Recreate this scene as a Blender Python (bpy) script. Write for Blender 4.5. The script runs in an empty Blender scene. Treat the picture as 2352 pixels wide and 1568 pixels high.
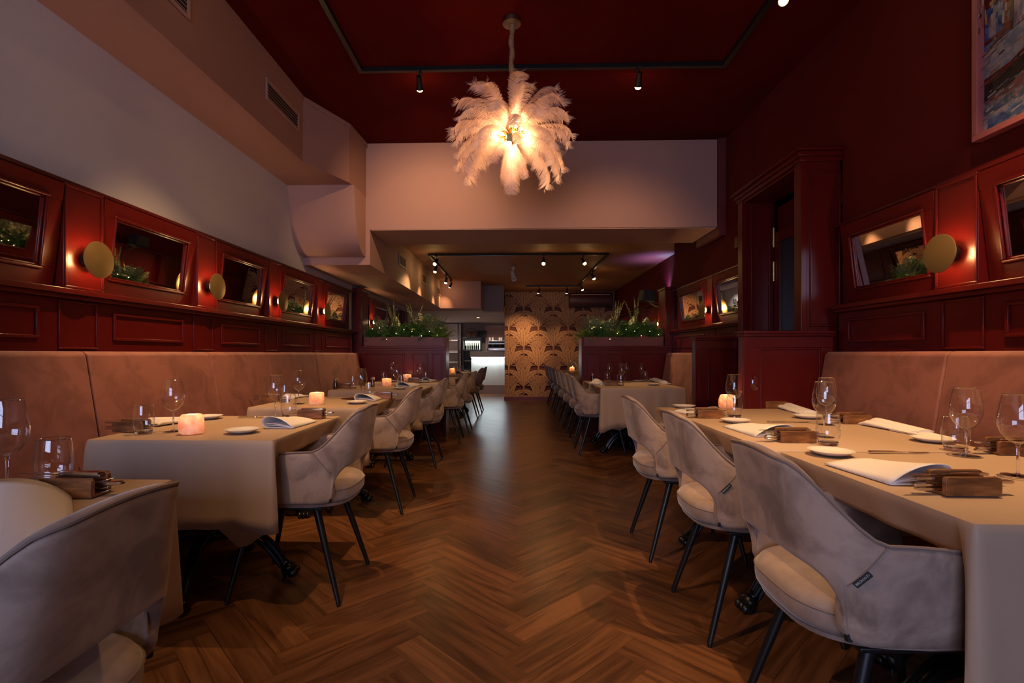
import bpy, math, random
from mathutils import Matrix, Vector
R = random.Random(7)
SC = bpy.context.scene
COL = SC.collection
pi = math.pi

# ------------------------------------------------------------------ camera
FPX, CAMH, YAW = 1160.0, 1.12, 0.028
CXP, CYP = 1183 - FPX * math.tan(YAW), 812.0
cam = bpy.data.objects.new('camera', bpy.data.cameras.new('camera'))
COL.objects.link(cam)
cam.location = (0, 0, CAMH)
cam.rotation_euler = (pi / 2, 0, YAW)
cam.data.sensor_width = 36
cam.data.sensor_fit = 'HORIZONTAL'
cam.data.lens = FPX / 2352 * 36
cam.data.shift_x = (1176 - CXP) / 2352
cam.data.shift_y = (CYP - 784) / 2352
cam.data.clip_start = 0.02
SC.camera = cam
SC.view_settings.view_transform = 'Standard'
SC.view_settings.look = 'None'
SC.view_settings.exposure = 1.1
SC.view_settings.gamma = 1.0
SC.view_settings.use_curve_mapping = False

def onz(px, py, z):
    """floor-plan point of a photo pixel on the horizontal plane z"""
    d = FPX * (CAMH - z) / (py - CYP)
    l = (px - CXP) / FPX * d
    return (l * math.cos(YAW) - d * math.sin(YAW), d * math.cos(YAW) + l * math.sin(YAW))

# ------------------------------------------------------------------ materials
def newmat(name):
    m = bpy.data.materials.new(name)
    m.use_nodes = True
    nt = m.node_tree
    return m, nt, nt.nodes['Principled BSDF']

def sset(b, **k):
    for n, v in k.items():
        n = n.replace('_', ' ')
        for s in b.inputs:
            if s.name.lower() == n.lower():
                s.default_value = v
                break

def col4(c):
    return (c[0], c[1], c[2], 1)

def P(name, base, rough=.5, metal=0.0, var=None, scale=5.0, detail=4, bump=0.0, bscale=200.0, rvar=0.0, stretch=None, dist=0.0, lo=.35, hi=.65, **k):
    m, nt, b = newmat(name)
    sset(b, Base_Color=col4(base), Roughness=rough, Metallic=metal, **k)
    N, L = nt.nodes, nt.links
    tc = None
    if var or bump or rvar:
        tc = N.new('ShaderNodeTexCoord')
        src = tc.outputs['Object']
        if stretch:
            mp = N.new('ShaderNodeMapping')
            mp.inputs['Scale'].default_value = stretch
            L.new(src, mp.inputs['Vector'])
            src = mp.outputs['Vector']
    if var or rvar:
        nz = N.new('ShaderNodeTexNoise')
        nz.inputs['Scale'].default_value = scale
        nz.inputs['Detail'].default_value = detail
        nz.inputs['Roughness'].default_value = .6
        nz.inputs['Distortion'].default_value = dist
        L.new(src, nz.inputs['Vector'])
        if var:
            cr = N.new('ShaderNodeValToRGB')
            cr.color_ramp.elements[0].position = lo
            cr.color_ramp.elements[0].color = col4(base)
            cr.color_ramp.elements[1].position = hi
            cr.color_ramp.elements[1].color = col4(var)
            L.new(nz.outputs['Fac'], cr.inputs['Fac'])
            L.new(cr.outputs['Color'], b.inputs['Base Color'])
        if rvar:
            mr = N.new('ShaderNodeMapRange')
            mr.inputs['From Min'].default_value = .3
            mr.inputs['From Max'].default_value = .7
            mr.inputs['To Min'].default_value = rough - rvar
            mr.inputs['To Max'].default_value = rough + rvar
            L.new(nz.outputs['Fac'], mr.inputs['Value'])
            L.new(mr.outputs['Result'], b.inputs['Roughness'])
    if bump:
        n2 = N.new('ShaderNodeTexNoise')
        n2.inputs['Scale'].default_value = bscale
        n2.inputs['Detail'].default_value = 3
        L.new(src, n2.inputs['Vector'])
        bp = N.new('ShaderNodeBump')
        bp.inputs['Strength'].default_value = bump
        bp.inputs['Distance'].default_value = .002
        L.new(n2.outputs['Fac'], bp.inputs['Height'])
        L.new(bp.outputs['Normal'], b.inputs['Normal'])
    return m

def EM(name, color, strength):
    m, nt, b = newmat(name)
    sset(b, Base_Color=col4(color), Emission_Color=col4(color), Emission_Strength=strength)
    return m

def thin_glass(name, tint=(1, 1, 1), refl=1.0):
    m, nt, b = newmat(name)
    N, L = nt.nodes, nt.links
    N.remove(b)
    out = [n for n in N if n.type == 'OUTPUT_MATERIAL'][0]
    tr = N.new('ShaderNodeBsdfTransparent'); tr.inputs['Color'].default_value = col4(tint)
    gl = N.new('ShaderNodeBsdfGlossy'); gl.inputs['Roughness'].default_value = .01
    lw = N.new('ShaderNodeLayerWeight'); lw.inputs['Blend'].default_value = .5
    pw = N.new('ShaderNodeMath'); pw.operation = 'POWER'; pw.inputs[1].default_value = 2.7
    L.new(lw.outputs['Facing'], pw.inputs[0])
    mu = N.new('ShaderNodeMath'); mu.operation = 'MULTIPLY_ADD'; mu.use_clamp = True
    mu.inputs[1].default_value = 1.0 * refl; mu.inputs[2].default_value = .09 * refl
    L.new(pw.outputs[0], mu.inputs[0])
    mx = N.new('ShaderNodeMixShader')
    L.new(mu.outputs[0], mx.inputs[0]); L.new(tr.outputs[0], mx.inputs[1]); L.new(gl.outputs[0], mx.inputs[2])
    L.new(mx.outputs[0], out.inputs['Surface'])
    return m

def translucent(name, color, color2, fac=.5, scale=6.0, emit=0):
    m, nt, b = newmat(name)
    N, L = nt.nodes, nt.links
    N.remove(b)
    out = [n for n in N if n.type == 'OUTPUT_MATERIAL'][0]
    tc = N.new('ShaderNodeTexCoord')
    nz = N.new('ShaderNodeTexNoise'); nz.inputs['Scale'].default_value = scale; nz.inputs['Detail'].default_value = 4
    L.new(tc.outputs['Object'], nz.inputs['Vector'])
    cr = N.new('ShaderNodeValToRGB')
    cr.color_ramp.elements[0].position = .38; cr.color_ramp.elements[0].color = col4(color)
    cr.color_ramp.elements[1].position = .62; cr.color_ramp.elements[1].color = col4(color2)
    L.new(nz.outputs['Fac'], cr.inputs['Fac'])
    d = N.new('ShaderNodeBsdfDiffuse'); t = N.new('ShaderNodeBsdfTranslucent')
    L.new(cr.outputs[0], d.inputs['Color']); L.new(cr.outputs[0], t.inputs['Color'])
    mx = N.new('ShaderNodeMixShader'); mx.inputs[0].default_value = fac
    L.new(d.outputs[0], mx.inputs[1]); L.new(t.outputs[0], mx.inputs[2])
    L.new(mx.outputs[0], out.inputs['Surface'])
    return m

M = {}
M['ceiling_red'] = P('ceiling_red_paint', (.085, .0018, .0012), .9, var=(.074, .0016, .0011), scale=1.5, Specular_IOR_Level=.1)
M['wall_red'] = P('dark_red_wall_paint', (.098, .0060, .0036), .8, var=(.085, .0052, .0032), scale=2, Specular_IOR_Level=.15)
M['wood_red'] = P('oxblood_gloss_paint', (.088, .0042, .0036), .32, var=(.078, .0038, .0032), scale=3, bump=.05, bscale=60, Specular_IOR_Level=.26)
M['frame_red'] = P('oxblood_frame_paint', (.088, .0042, .0036), .5, var=(.078, .0038, .0032), scale=3, Specular_IOR_Level=.12)
M['planter_red'] = P('oxblood_board_paint', (.13, .022, .024), .45, var=(.11, .018, .02), scale=4, bump=.08, bscale=50)
M['mauve'] = P('mauve_wall_paint', (.37, .205, .185), .8, var=(.355, .195, .178), scale=1.2, bump=.05, bscale=120)
M['white_wall'] = P('pale_grey_wall_paint', (.56, .52, .55), .8, var=(.54, .50, .53), scale=1.0, bump=.05, bscale=120)
M['duct'] = P('duct_mauve_paint', (.30, .150, .130), .8, var=(.285, .142, .123), scale=1.2, bump=.05, bscale=120)
M['soffit'] = P('soffit_paint', (.40, .235, .195), .75, var=(.38, .22, .185), scale=1.2)
M['back_ceiling'] = P('brown_ceiling_paint', (.34, .165, .085), .7, var=(.32, .155, .08), scale=1.2)
M['bar_white'] = P('bar_plaster', (.55, .46, .42), .8)
M['bar_wall'] = P('bar_mauve_wall', (.26, .19, .19), .8)
M['velvet'] = P('taupe_velvet', (.19, .124, .096), .75, var=(.36, .248, .195), scale=7.0, dist=.6, lo=.36, hi=.56, detail=5, bump=.12, bscale=500, Sheen_Weight=.3, Sheen_Roughness=.35, Sheen_Tint=(1, .88, .82, 1))
M['piping'] = P('taupe_piping', (.22, .15, .12), .8)
M['velvet_seat'] = P('taupe_velvet_seat', (.27, .18, .135), .7, var=(.36, .25, .19), scale=8, lo=.42, hi=.6, detail=5, bump=.12, bscale=500, Sheen_Weight=.5, Sheen_Roughness=.35)
M['salmon'] = P('salmon_velvet', (.255, .088, .064), .75, var=(.175, .056, .040), scale=6.0, dist=.6, lo=.46, hi=.66, detail=6, bump=.1, bscale=500, Sheen_Weight=.18, Sheen_Roughness=.35, Sheen_Tint=(1, .8, .7, 1))
M['black_metal'] = P('black_powder_coated_metal', (.008, .008, .009), .35)
M['cast_iron'] = P('black_cast_iron', (.006, .006, .006), .3, bump=.2, bscale=90)
M['black'] = P('matt_black', (.006, .006, .006), .6)
M['brass'] = P('brushed_brass', (.58, .40, .17), .38, 1.0, bump=.06, bscale=150, stretch=(1, 1, .06))
M['brass_matt'] = P('satin_brass', (.34, .225, .085), .5, .75, bump=.06, bscale=150, stretch=(1, 1, .06))
M['gold'] = P('polished_gold', (.75, .50, .16), .2, 1.0)
M['goldfabric'] = P('gold_ruched_fabric', (.38, .21, .09), .6, var=(.24, .12, .05), scale=60, bump=.5, bscale=150)
M['steel'] = P('polished_steel', (.62, .58, .54), .16, 1.0)
M['darksteel'] = P('dark_steel', (.14, .13, .13), .25, 1.0)
M['chrome'] = P('brushed_nickel', (.55, .50, .46), .3, 1.0)
M['mirror'] = P('mirror_glass', (.78, .75, .72), .015, 1.0)
M['porcelain'] = P('white_porcelain', (.72, .66, .61), .18)
M['linen'] = P('white_linen', (.74, .66, .62), .85, bump=.15, bscale=700, Sheen_Weight=.2)
M['cloth'] = P('beige_tablecloth', (.42, .285, .20), .6, var=(.395, .266, .187), scale=2, bump=.1, bscale=400)
M['menu'] = P('dark_red_menu_cover', (.06, .008, .008), .4)
M['glass'] = thin_glass('clear_glass')
M['glass_edge'] = thin_glass('glass_rim', (.95, .95, .95), 4.0)
M['glass_solid'] = P('solid_glass', (1, 1, 1), .0, Transmission_Weight=1.0, IOR=1.45)
M['salt'] = translucent('salt_block', (.80, .50, .40), (.97, .88, .80), .5, 26)
M['feather'] = translucent('ostrich_feather', (.80, .62, .57), (.72, .53, .49), .45, 3)
M['quill'] = P('feather_quill', (.55, .36, .30), .5)
M['fern_dark'] = P('dark_fern', (.05, .14, .022), .5, var=(.08, .19, .035), scale=8, Transmission_Weight=0)
M['fern_light'] = P('bright_fern', (.10, .20, .015), .5, var=(.15, .25, .03), scale=10)
M['fern_grey'] = P('grey_green_fern', (.15, .20, .09), .5, var=(.26, .27, .14), scale=10)
M['plume'] = P('dry_plume', (.24, .22, .09), .7, var=(.14, .16, .06), scale=20)
M['soil'] = P('soil', (.012, .009, .006), .9)
M['bulb'] = EM('warm_bulb', (1, .62, .25), 40)
M['bulb_soft'] = EM('warm_bulb_soft', (1, .60, .25), 130)
M['fairy'] = EM('fairy_bulb', (1, .72, .35), 5)
M['flame'] = EM('candle_flame', (1, .6, .2), 60)
M['spot_on'] = EM('spot_lens', (1, .60, .22), 45)
M['led_white'] = EM('white_led', (.82, .95, 1), 6)
M['wax'] = P('candle_wax', (.85, .75, .6), .5)
M['ribbed'] = P('white_ribbed_panel', (.62, .62, .60), .45)
M['bar_top'] = P('grey_bar_top', (.22, .19, .18), .4)
M['kick'] = P('bar_kick_board', (.22, .14, .12), .5)
M['fridge'] = P('black_fridge', (.012, .012, .012), .3)
M['frame_pink'] = P('pink_frame_wood', (.30, .085, .085), .5)
M['vent'] = P('mauve_vent', (.36, .21, .19), .6)
M['vent_dark'] = P('vent_shadow', (.012, .008, .008), .8)
M['white_plastic'] = P('white_plastic', (.6, .52, .45), .4)
M['door_glass'] = thin_glass('dark_door_glass', (.22, .20, .22))
M['ac_red'] = P('red_painted_unit', (.07, .006, .006), .35)
M['ac_trim'] = P('unit_lip', (.4, .33, .3), .4)
M['speaker'] = P('black_speaker', (.012, .011, .012), .5)
M['wicker'] = P('brown_wicker', (.10, .045, .022), .8, var=(.05, .02, .01), scale=60, bump=.5, bscale=120)
M['green_glass'] = P('dark_bottle', (.02, .03, .02), .1)
M['bottle_label'] = P('bottle_label', (.6, .55, .45), .6)
M['lbl'] = P('black_fabric_label', (.010, .010, .010), .7)
M['lettering'] = P('grey_lettering', (.45, .43, .41), .7)
M['stone_base'] = P('dark_wood_plinth', (.05, .012, .01), .5)

def wood_box():
    m, nt, b = newmat('acacia_wood')
    N, L = nt.nodes, nt.links
    tc = N.new('ShaderNodeTexCoord'); mp = N.new('ShaderNodeMapping'); mp.inputs['Scale'].default_value = (14, 60, 60)
    L.new(tc.outputs['Object'], mp.inputs['Vector'])
    nz = N.new('ShaderNodeTexNoise'); nz.inputs['Scale'].default_value = 1.0; nz.inputs['Detail'].default_value = 6
    L.new(mp.outputs[0], nz.inputs['Vector'])
    bk = N.new('ShaderNodeTexBrick'); bk.inputs['Scale'].default_value = 9; bk.inputs['Mortar Size'].default_value = .0
    bk.inputs['Color1'].default_value = (1, 1, 1, 1); bk.inputs['Color2'].default_value = (.55, .55, .55, 1)
    mp2 = N.new('ShaderNodeMapping'); mp2.inputs['Rotation'].default_value = (pi / 2, 0, 0)
    L.new(tc.outputs['Object'], mp2.inputs['Vector']); L.new(mp2.outputs[0], bk.inputs['Vector'])
    cr = N.new('ShaderNodeValToRGB')
    cr.color_ramp.elements[0].position = .3; cr.color_ramp.elements[0].color = (.125, .042, .012, 1)
    cr.color_ramp.elements[1].position = .7; cr.color_ramp.elements[1].color = (.34, .130, .038, 1)
    L.new(nz.outputs['Fac'], cr.inputs['Fac'])
    mx = N.new('ShaderNodeMixRGB'); mx.blend_type = 'MULTIPLY'; mx.inputs[0].default_value = .8
    L.new(cr.outputs[0], mx.inputs[1]); L.new(bk.outputs['Color'], mx.inputs[2])
    L.new(mx.outputs[0], b.inputs['Base Color'])
    b.inputs['Roughness'].default_value = .4
    return m
M['acacia'] = wood_box()

def floor_mat():
    m, nt, b = newmat('oak_herringbone_planks')
    N, L = nt.nodes, nt.links
    uv = N.new('ShaderNodeUVMap'); uv.uv_map = 'plank'
    at = N.new('ShaderNodeAttribute'); at.attribute_name = 'tone'
    sp = N.new('ShaderNodeSeparateXYZ'); L.new(uv.outputs[0], sp.inputs[0])
    sc = N.new('ShaderNodeSeparateColor'); L.new(at.outputs['Color'], sc.inputs[0])
    # grain coordinates: stretched along the plank, shifted per plank
    cb = N.new('ShaderNodeCombineXYZ')
    ma = N.new('ShaderNodeMath'); ma.operation = 'MULTIPLY'; ma.inputs[1].default_value = 2.2; L.new(sp.outputs[0], ma.inputs[0])
    mb = N.new('ShaderNodeMath'); mb.operation = 'MULTIPLY'; mb.inputs[1].default_value = 26; L.new(sp.outputs[1], mb.inputs[0])
    mc = N.new('ShaderNodeMath'); mc.operation = 'MULTIPLY'; mc.inputs[1].default_value = 57; L.new(sc.outputs[1], mc.inputs[0])
    L.new(ma.outputs[0], cb.inputs[0]); L.new(mb.outputs[0], cb.inputs[1]); L.new(mc.outputs[0], cb.inputs[2])
    n1 = N.new('ShaderNodeTexNoise'); n1.inputs['Scale'].default_value = 1.0; n1.inputs['Detail'].default_value = 5; n1.inputs['Distortion'].default_value = .8
    L.new(cb.outputs[0], n1.inputs['Vector'])
    sc2 = N.new('ShaderNodeVectorMath'); sc2.operation = 'MULTIPLY'; sc2.inputs[1].default_value = (4, 9, 1); L.new(cb.outputs[0], sc2.inputs[0])
    n2 = N.new('ShaderNodeTexNoise'); n2.inputs['Scale'].default_value = 1.0; n2.inputs['Detail'].default_value = 3
    L.new(sc2.outputs[0], n2.inputs['Vector'])
    cr = N.new('ShaderNodeValToRGB')
    cr.color_ramp.elements[0].position = .30; cr.color_ramp.elements[0].color = (.072, .025, .009, 1)
    cr.color_ramp.elements[1].position = .62; cr.color_ramp.elements[1].color = (.205, .082, .033, 1)
    L.new(n1.outputs['Fac'], cr.inputs['Fac'])
    cr2 = N.new('ShaderNodeValToRGB')
    cr2.color_ramp.elements[0].position = .3; cr2.color_ramp.elements[0].color = (.72, .72, .72, 1)
    cr2.color_ramp.elements[1].position = .65; cr2.color_ramp.elements[1].color = (1.08, 1.05, 1.02, 1)
    L.new(n2.outputs['Fac'], cr2.inputs['Fac'])
    mx = N.new('ShaderNodeMixRGB'); mx.blend_type = 'MULTIPLY'; mx.inputs[0].default_value = .75
    L.new(cr.outputs[0], mx.inputs[1]); L.new(cr2.outputs[0], mx.inputs[2])
    # tone per plank
    tr = N.new('ShaderNodeMapRange'); tr.inputs['To Min'].default_value = .68; tr.inputs['To Max'].default_value = 1.12
    L.new(sc.outputs[0], tr.inputs['Value'])
    mt = N.new('ShaderNodeVectorMath'); mt.operation = 'SCALE'; L.new(mx.outputs[0], mt.inputs[0]); L.new(tr.outputs[0], mt.inputs['Scale'])
    # thin joint line at the plank edges
    half = N.new('ShaderNodeMath'); half.operation = 'SUBTRACT'; half.inputs[1].default_value = PW / 2; L.new(sp.outputs[1], half.inputs[0])
    ab = N.new('ShaderNodeMath'); ab.operation = 'ABSOLUTE'; L.new(half.outputs[0], ab.inputs[0])
    gt = N.new('ShaderNodeMath'); gt.operation = 'GREATER_THAN'; gt.inputs[1].default_value = PW / 2 - .0012; L.new(ab.outputs[0], gt.inputs[0])
    mj = N.new('ShaderNodeMixRGB'); mj.inputs[2].default_value = (.03, .012, .005, 1)
    L.new(gt.outputs[0], mj.inputs[0]); L.new(mt.outputs[0], mj.inputs[1])
    L.new(mj.outputs[0], b.inputs['Base Color'])
    rr = N.new('ShaderNodeMapRange'); rr.inputs['To Min'].default_value = .34; rr.inputs['To Max'].default_value = .25
    L.new(n2.outputs['Fac'], rr.inputs['Value']); L.new(rr.outputs[0], b.inputs['Roughness'])
    bp = N.new('ShaderNodeBump'); bp.inputs['Strength'].default_value = .12; bp.inputs['Distance'].default_value = .002
    L.new(n2.outputs['Fac'], bp.inputs['Height']); L.new(bp.outputs[0], b.inputs['Normal'])
    return m
PW, PL = .135, .60
M['floor'] = floor_mat()

# ------------------------------------------------------------------ mesh builder
class MB:
    def __init__(s):
        s.v, s.f, s.mi, s.cur, s.T = [], [], [], 0, None
    def add(s, vs, fs):
        b = len(s.v)
        if s.T is not None:
            vs = [s.T @ Vector(p) for p in vs]
        s.v += [tuple(p) for p in vs]
        for f in fs:
            s.f.append([b + i for i in f]); s.mi.append(s.cur)
        return s
    def box(s, x0, y0, z0, x1, y1, z1):
        if x0 > x1: x0, x1 = x1, x0
        if y0 > y1: y0, y1 = y1, y0
        if z0 > z1: z0, z1 = z1, z0
        return s.add([(x0, y0, z0), (x1, y0, z0), (x1, y1, z0), (x0, y1, z0), (x0, y0, z1), (x1, y0, z1), (x1, y1, z1), (x0, y1, z1)],
              [(3, 2, 1, 0), (4, 5, 6, 7), (0, 1, 5, 4), (1, 2, 6, 5), (2, 3, 7, 6), (3, 0, 4, 7)])
    def loft(s, rings, closed=True, cap=True):
        n = len(rings[0]); vs = [p for r in rings for p in r]; fs = []
        for i in range(len(rings) - 1):
            for j in range(n if closed else n - 1):
                k = (j + 1) % n
                fs.append((i * n + j, i * n + k, (i + 1) * n + k, (i + 1) * n + j))
        if cap and closed:
            fs.append(tuple(range(n - 1, -1, -1)))
            fs.append(tuple((len(rings) - 1) * n + j for j in range(n)))
        return s.add(vs, fs)
    def lathe(s, prof, n=24, c=(0, 0, 0), cap=True):
        rings = [[(c[0] + r * math.cos(2 * pi * j / n), c[1] + r * math.sin(2 * pi * j / n), c[2] + z) for j in range(n)] for r, z in prof]
        return s.loft(rings, True, cap)
    def tube(s, pts, r, n=8, cap=True):
        pts = [Vector(p) for p in pts]
        rs = r if isinstance(r, (list, tuple)) else [r] * len(pts)
        rings = []; up = None
        for i, p in enumerate(pts):
            t = (pts[min(i + 1, len(pts) - 1)] - pts[max(i - 1, 0)]).normalized()
            if up is None:
                up = Vector((0, 0, 1)) if abs(t.z) < .9 else Vector((1, 0, 0))
            a = t.cross(up).normalized(); b = a.cross(t).normalized(); up = b
            rings.append([p + (a * math.cos(2 * pi * j / n) + b * math.sin(2 * pi * j / n)) * rs[i] for j in range(n)])
        return s.loft(rings, True, cap)
    def ball(s, c, r, n=12, m=8, sc=(1, 1, 1)):
        pr = []
        for i in range(m + 1):
            a = -pi / 2 + pi * i / m
            pr.append((max(math.cos(a), .02) * r, math.sin(a) * r))
        rings = [[(c[0] + q * sc[0] * math.cos(2 * pi * j / n), c[1] + q * sc[1] * math.sin(2 * pi * j / n), c[2] + z * sc[2]) for j in range(n)] for q, z in pr]
        return s.loft(rings)
    def prism(s, poly, axis, a, b):
        """poly in the two other axes, extruded along axis from a to b"""
        def mk(p, t):
            return (t, p[0], p[1]) if axis == 'x' else ((p[0], t, p[1]) if axis == 'y' else (p[0], p[1], t))
        return s.loft([[mk(p, a) for p in poly], [mk(p, b) for p in poly]])
    def frame(s, axis, t, u0, u1, w0, w1, b, d):
        """rectangular moulding lying on plane axis=t, standing d proud; u,w the other two axes"""
        for (a0, a1, c0, c1) in ((u0, u1, w0, w0 + b), (u0, u1, w1 - b, w1), (u0, u0 + b, w0 + b, w1 - b), (u1 - b, u1, w0 + b, w1 - b)):
            if axis == 'x': s.box(t, a0, c0, t + d, a1, c1)
            elif axis == 'y': s.box(a0, t, c0, a1, t + d, c1)
            else: s.box(a0, c0, t, a1, c1, t + d)
        return s
    def build(s, name, mats, parent=None, smooth=True, bevel=0, seg=2, sub=0, solid=0, angle=40, fix=True, off=-1):
        me = bpy.data.meshes.new(name)
        me.from_pydata(s.v, [], s.f)
        if not isinstance(mats, (list, tuple)): mats = [mats]
        for m in mats: me.materials.append(M[m] if isinstance(m, str) else m)
        me.polygons.foreach_set('material_index', s.mi)
        if fix:
            import bmesh
            bm = bmesh.new(); bm.from_mesh(me)
            bmesh.ops.recalc_face_normals(bm, faces=bm.faces)
            bm.to_mesh(me); bm.free()
        me.polygons.foreach_set('use_smooth', [smooth] * len(me.polygons))
        if smooth and not sub:
            me.set_sharp_from_angle(angle=math.radians(angle))
        me.update()
        o = bpy.data.objects.new(name, me)
        COL.objects.link(o)
        if solid:
            md = o.modifiers.new('solidify', 'SOLIDIFY'); md.thickness = solid; md.offset = off
        if bevel:
            md = o.modifiers.new('bevel', 'BEVEL'); md.width = bevel; md.segments = seg; md.limit_method = 'ANGLE'; md.angle_limit = math.radians(40)
            md.harden_normals = False
        if sub:
            md = o.modifiers.new('sub', 'SUBSURF'); md.levels = sub; md.render_levels = sub
        if parent: o.parent = parent
        return o

def thing(name, label, cat, loc=(0, 0, 0), rz=0, group=None, kind=None):
    o = bpy.data.objects.new(name, None)
    COL.objects.link(o)
    o.empty_display_size = .1
    o.location = loc; o.rotation_euler = (0, 0, rz)
    return tag(o, label, cat, group, kind)

def tag(o, label=None, cat=None, group=None, kind=None):
    if label: o['label'] = label
    if cat: o['category'] = cat
    if group: o['group'] = group
    if kind: o['kind'] = kind
    return o

def struct(o):
    o['kind'] = 'structure'
    return o

KIDS = {}
def kids(o):
    return [c for c in bpy.data.objects if c.parent == o]
def tree(o):
    return (o, [tree(c) for c in kids(o)])
def copy_tree(t, parent=None):
    o, ch = t
    c = o.copy(); COL.objects.link(c)
    c.parent = parent
    for x in ch: copy_tree(x, c)
    return c

class Proto:
    """first call hands out the prototype itself, later calls hand out copies of it and of all its parts"""
    def __init__(s, o): s.o, s.used, s.t = o, False, tree(o)
    def put(s, loc, rz=0, label=None, group=None, scale=None):
        o = s.o if not s.used else copy_tree(s.t)
        s.used = True
        o.location = loc; o.rotation_euler = (0, 0, rz)
        if scale: o.scale = scale if isinstance(scale, tuple) else (scale,) * 3
        if label: o['label'] = label
        if group: o['group'] = group
        elif 'group' in o.keys() and not group and label: pass
        return o

def lamp(name, typ, loc, energy, color, parent=None, size=.02, **k):
    d = bpy.data.lights.new(name, typ)
    d.energy = energy; d.color = color
    if typ == 'AREA':
        d.shape = 'RECTANGLE'; d.size = k.get('sx', 1); d.size_y = k.get('sy', 1)
    elif typ == 'SPOT':
        d.shadow_soft_size = size; d.spot_size = k.get('angle', 1.2); d.spot_blend = 1.0
    else:
        d.shadow_soft_size = size
    o = bpy.data.objects.new(name, d); COL.objects.link(o)
    o.location = loc
    if 'aim' in k:
        o.rotation_euler = Vector(k['aim']).to_track_quat('-Z', 'Y').to_euler()
    if parent: o.parent = parent
    return o
# ------------------------------------------------------------------ setting
XL, XR, XR2 = -2.22, 2.15, 2.36
ZC, ZB = 3.32, 2.60
YB, YP, YW, YBAR, YF = 5.25, 6.82, 12.1, 15.5, -2.6

def clip_poly(poly, x0, x1, y0, y1):
    def cut(ps, f, g):
        out = []
        for i in range(len(ps)):
            a, b = ps[i - 1], ps[i]
            ia, ib = f(a), f(b)
            if ia != ib: out.append(g(a, b))
            if ib: out.append(b)
        return out
    def lerp(a, b, t): return tuple(a[k] + (b[k] - a[k]) * t for k in range(len(a)))
    for ax, lim, sg in ((0, x0, 1), (0, x1, -1), (1, y0, 1), (1, y1, -1)):
        if not poly: return []
        poly = cut(poly, lambda p: (p[ax] - lim) * sg >= 0, lambda a, b: lerp(a, b, (lim - a[ax]) / (b[ax] - a[ax])))
    return poly

def make_floor():
    c = math.sqrt(.5)
    vs, fs, uvs, tones = [], [], [], []
    def plank(x, y, w, h, along_x):
        cs = [(x, y), (x + w, y), (x + w, y + h), (x, y + h)]
        if along_x: uv = [(0, 0), (w, 0), (w, h), (0, h)]
        else: uv = [(0, 0), (0, w), (h, w), (h, 0)]
        pts = [((p[0] - p[1]) * c + .047, (p[0] + p[1]) * c + .05, u[0], u[1]) for p, u in zip(cs, uv)]
        pts = clip_poly(pts, -2.3, 2.42, -2.7, 15.6)
        if len(pts) < 3: return
        b = len(vs)
        vs.extend((p[0], p[1], 0) for p in pts)
        fs.append(list(range(b, b + len(pts))))
        uvs.extend((p[2], p[3]) for p in pts)
        t = (R.random() ** 1.2, R.random(), 0, 1)
        tones.extend([t] * len(pts))
    for m in range(-5, 7):
        for n in range(-40, 100):
            ox, oy = n * PW + m * PL, n * PW - m * PL
            X, Y = (ox - oy) * c, (ox + oy) * c
            if abs(X) > 3.6 or Y < -4 or Y > 16.5: continue
            plank(ox, oy, PL, PW, True)
            plank(ox, oy + PW, PW, PL, False)
    me = bpy.data.meshes.new('floor')
    me.from_pydata(vs, [], fs)
    me.uv_layers.new(name='plank')
    me.color_attributes.new('tone', 'FLOAT_COLOR', 'CORNER')
    u, a = me.uv_layers['plank'], me.color_attributes['tone']
    for i, l in enumerate(me.loops):
        u.data[i].uv = uvs[l.vertex_index]
        a.data[i].color = tones[l.vertex_index]
    me.materials.append(M['floor'])
    o = bpy.data.objects.new('floor', me); COL.objects.link(o)
    struct(o)
    b = MB().box(-2.32, -2.72, -.08, 2.45, 15.62, -.002).build('floor', 'black', smooth=False)
    b.name = 'floor_slab'; struct(b)
make_floor()

def sbox(name, mat, *b, **k):
    return struct(MB().box(*b).build(name, mat, smooth=False, **k))

sbox('ceiling', 'ceiling_red', XL, YF, ZC, XR2, YB + .7, ZC + .1)
sbox('ceiling_back', 'back_ceiling', XL, YB + .7, ZB, XR2, YBAR, ZB + .1)
sbox('wall_left', 'white_wall', XL - .1, YF, 0, XL, YBAR + .1, ZC + .1)
# right wall: up to the entrance recess, over and behind it, and the wider back room
sbox('wall_right', 'wall_red', XR, YF, 0, XR + .35, 3.37, ZC + .1)
w = MB().box(XR, 3.37, 2.42, XR + .35, 4.32, ZC + .1).build('wall_right_lintel', 'wall_red', smooth=False); struct(w)
sbox('wall_right_middle', 'wall_red', XR, 4.32, 0, XR + .35, YP + .06, ZC + .1)
sbox('wall_right_back', 'wall_red', XR2, YP + .06, 0, XR2 + .14, YW + .2, ZB + .1)
# front wall behind the photographer with the street window
wf = MB()
WX0, WX1, WZ0, WZ1 = -2.0, .5, .85, 2.45
wf.box(XL, YF - .12, 0, XR, YF, WZ0).box(XL, YF - .12, WZ1, XR, YF, ZC).box(XL, YF - .12, WZ0, WX0, YF, WZ1).box(WX1, YF - .12, WZ0, XR, YF, WZ1)
struct(wf.build('wall_front', 'wall_red', smooth=False))
wn = MB()
wn.frame('y', YF - .1, WX0, WX1, WZ0, WZ1, .07, .08)
for x in (-1.38, -.75, -.12): wn.box(x - .025, YF - .09, .9, x + .025, YF - .03, WZ1 - .05)
wn.box(WX0 + .05, YF - .09, 1.95, WX1 - .05, YF - .03, 2.0)
struct(wn.build('window_1', 'black_metal', smooth=False))
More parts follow.
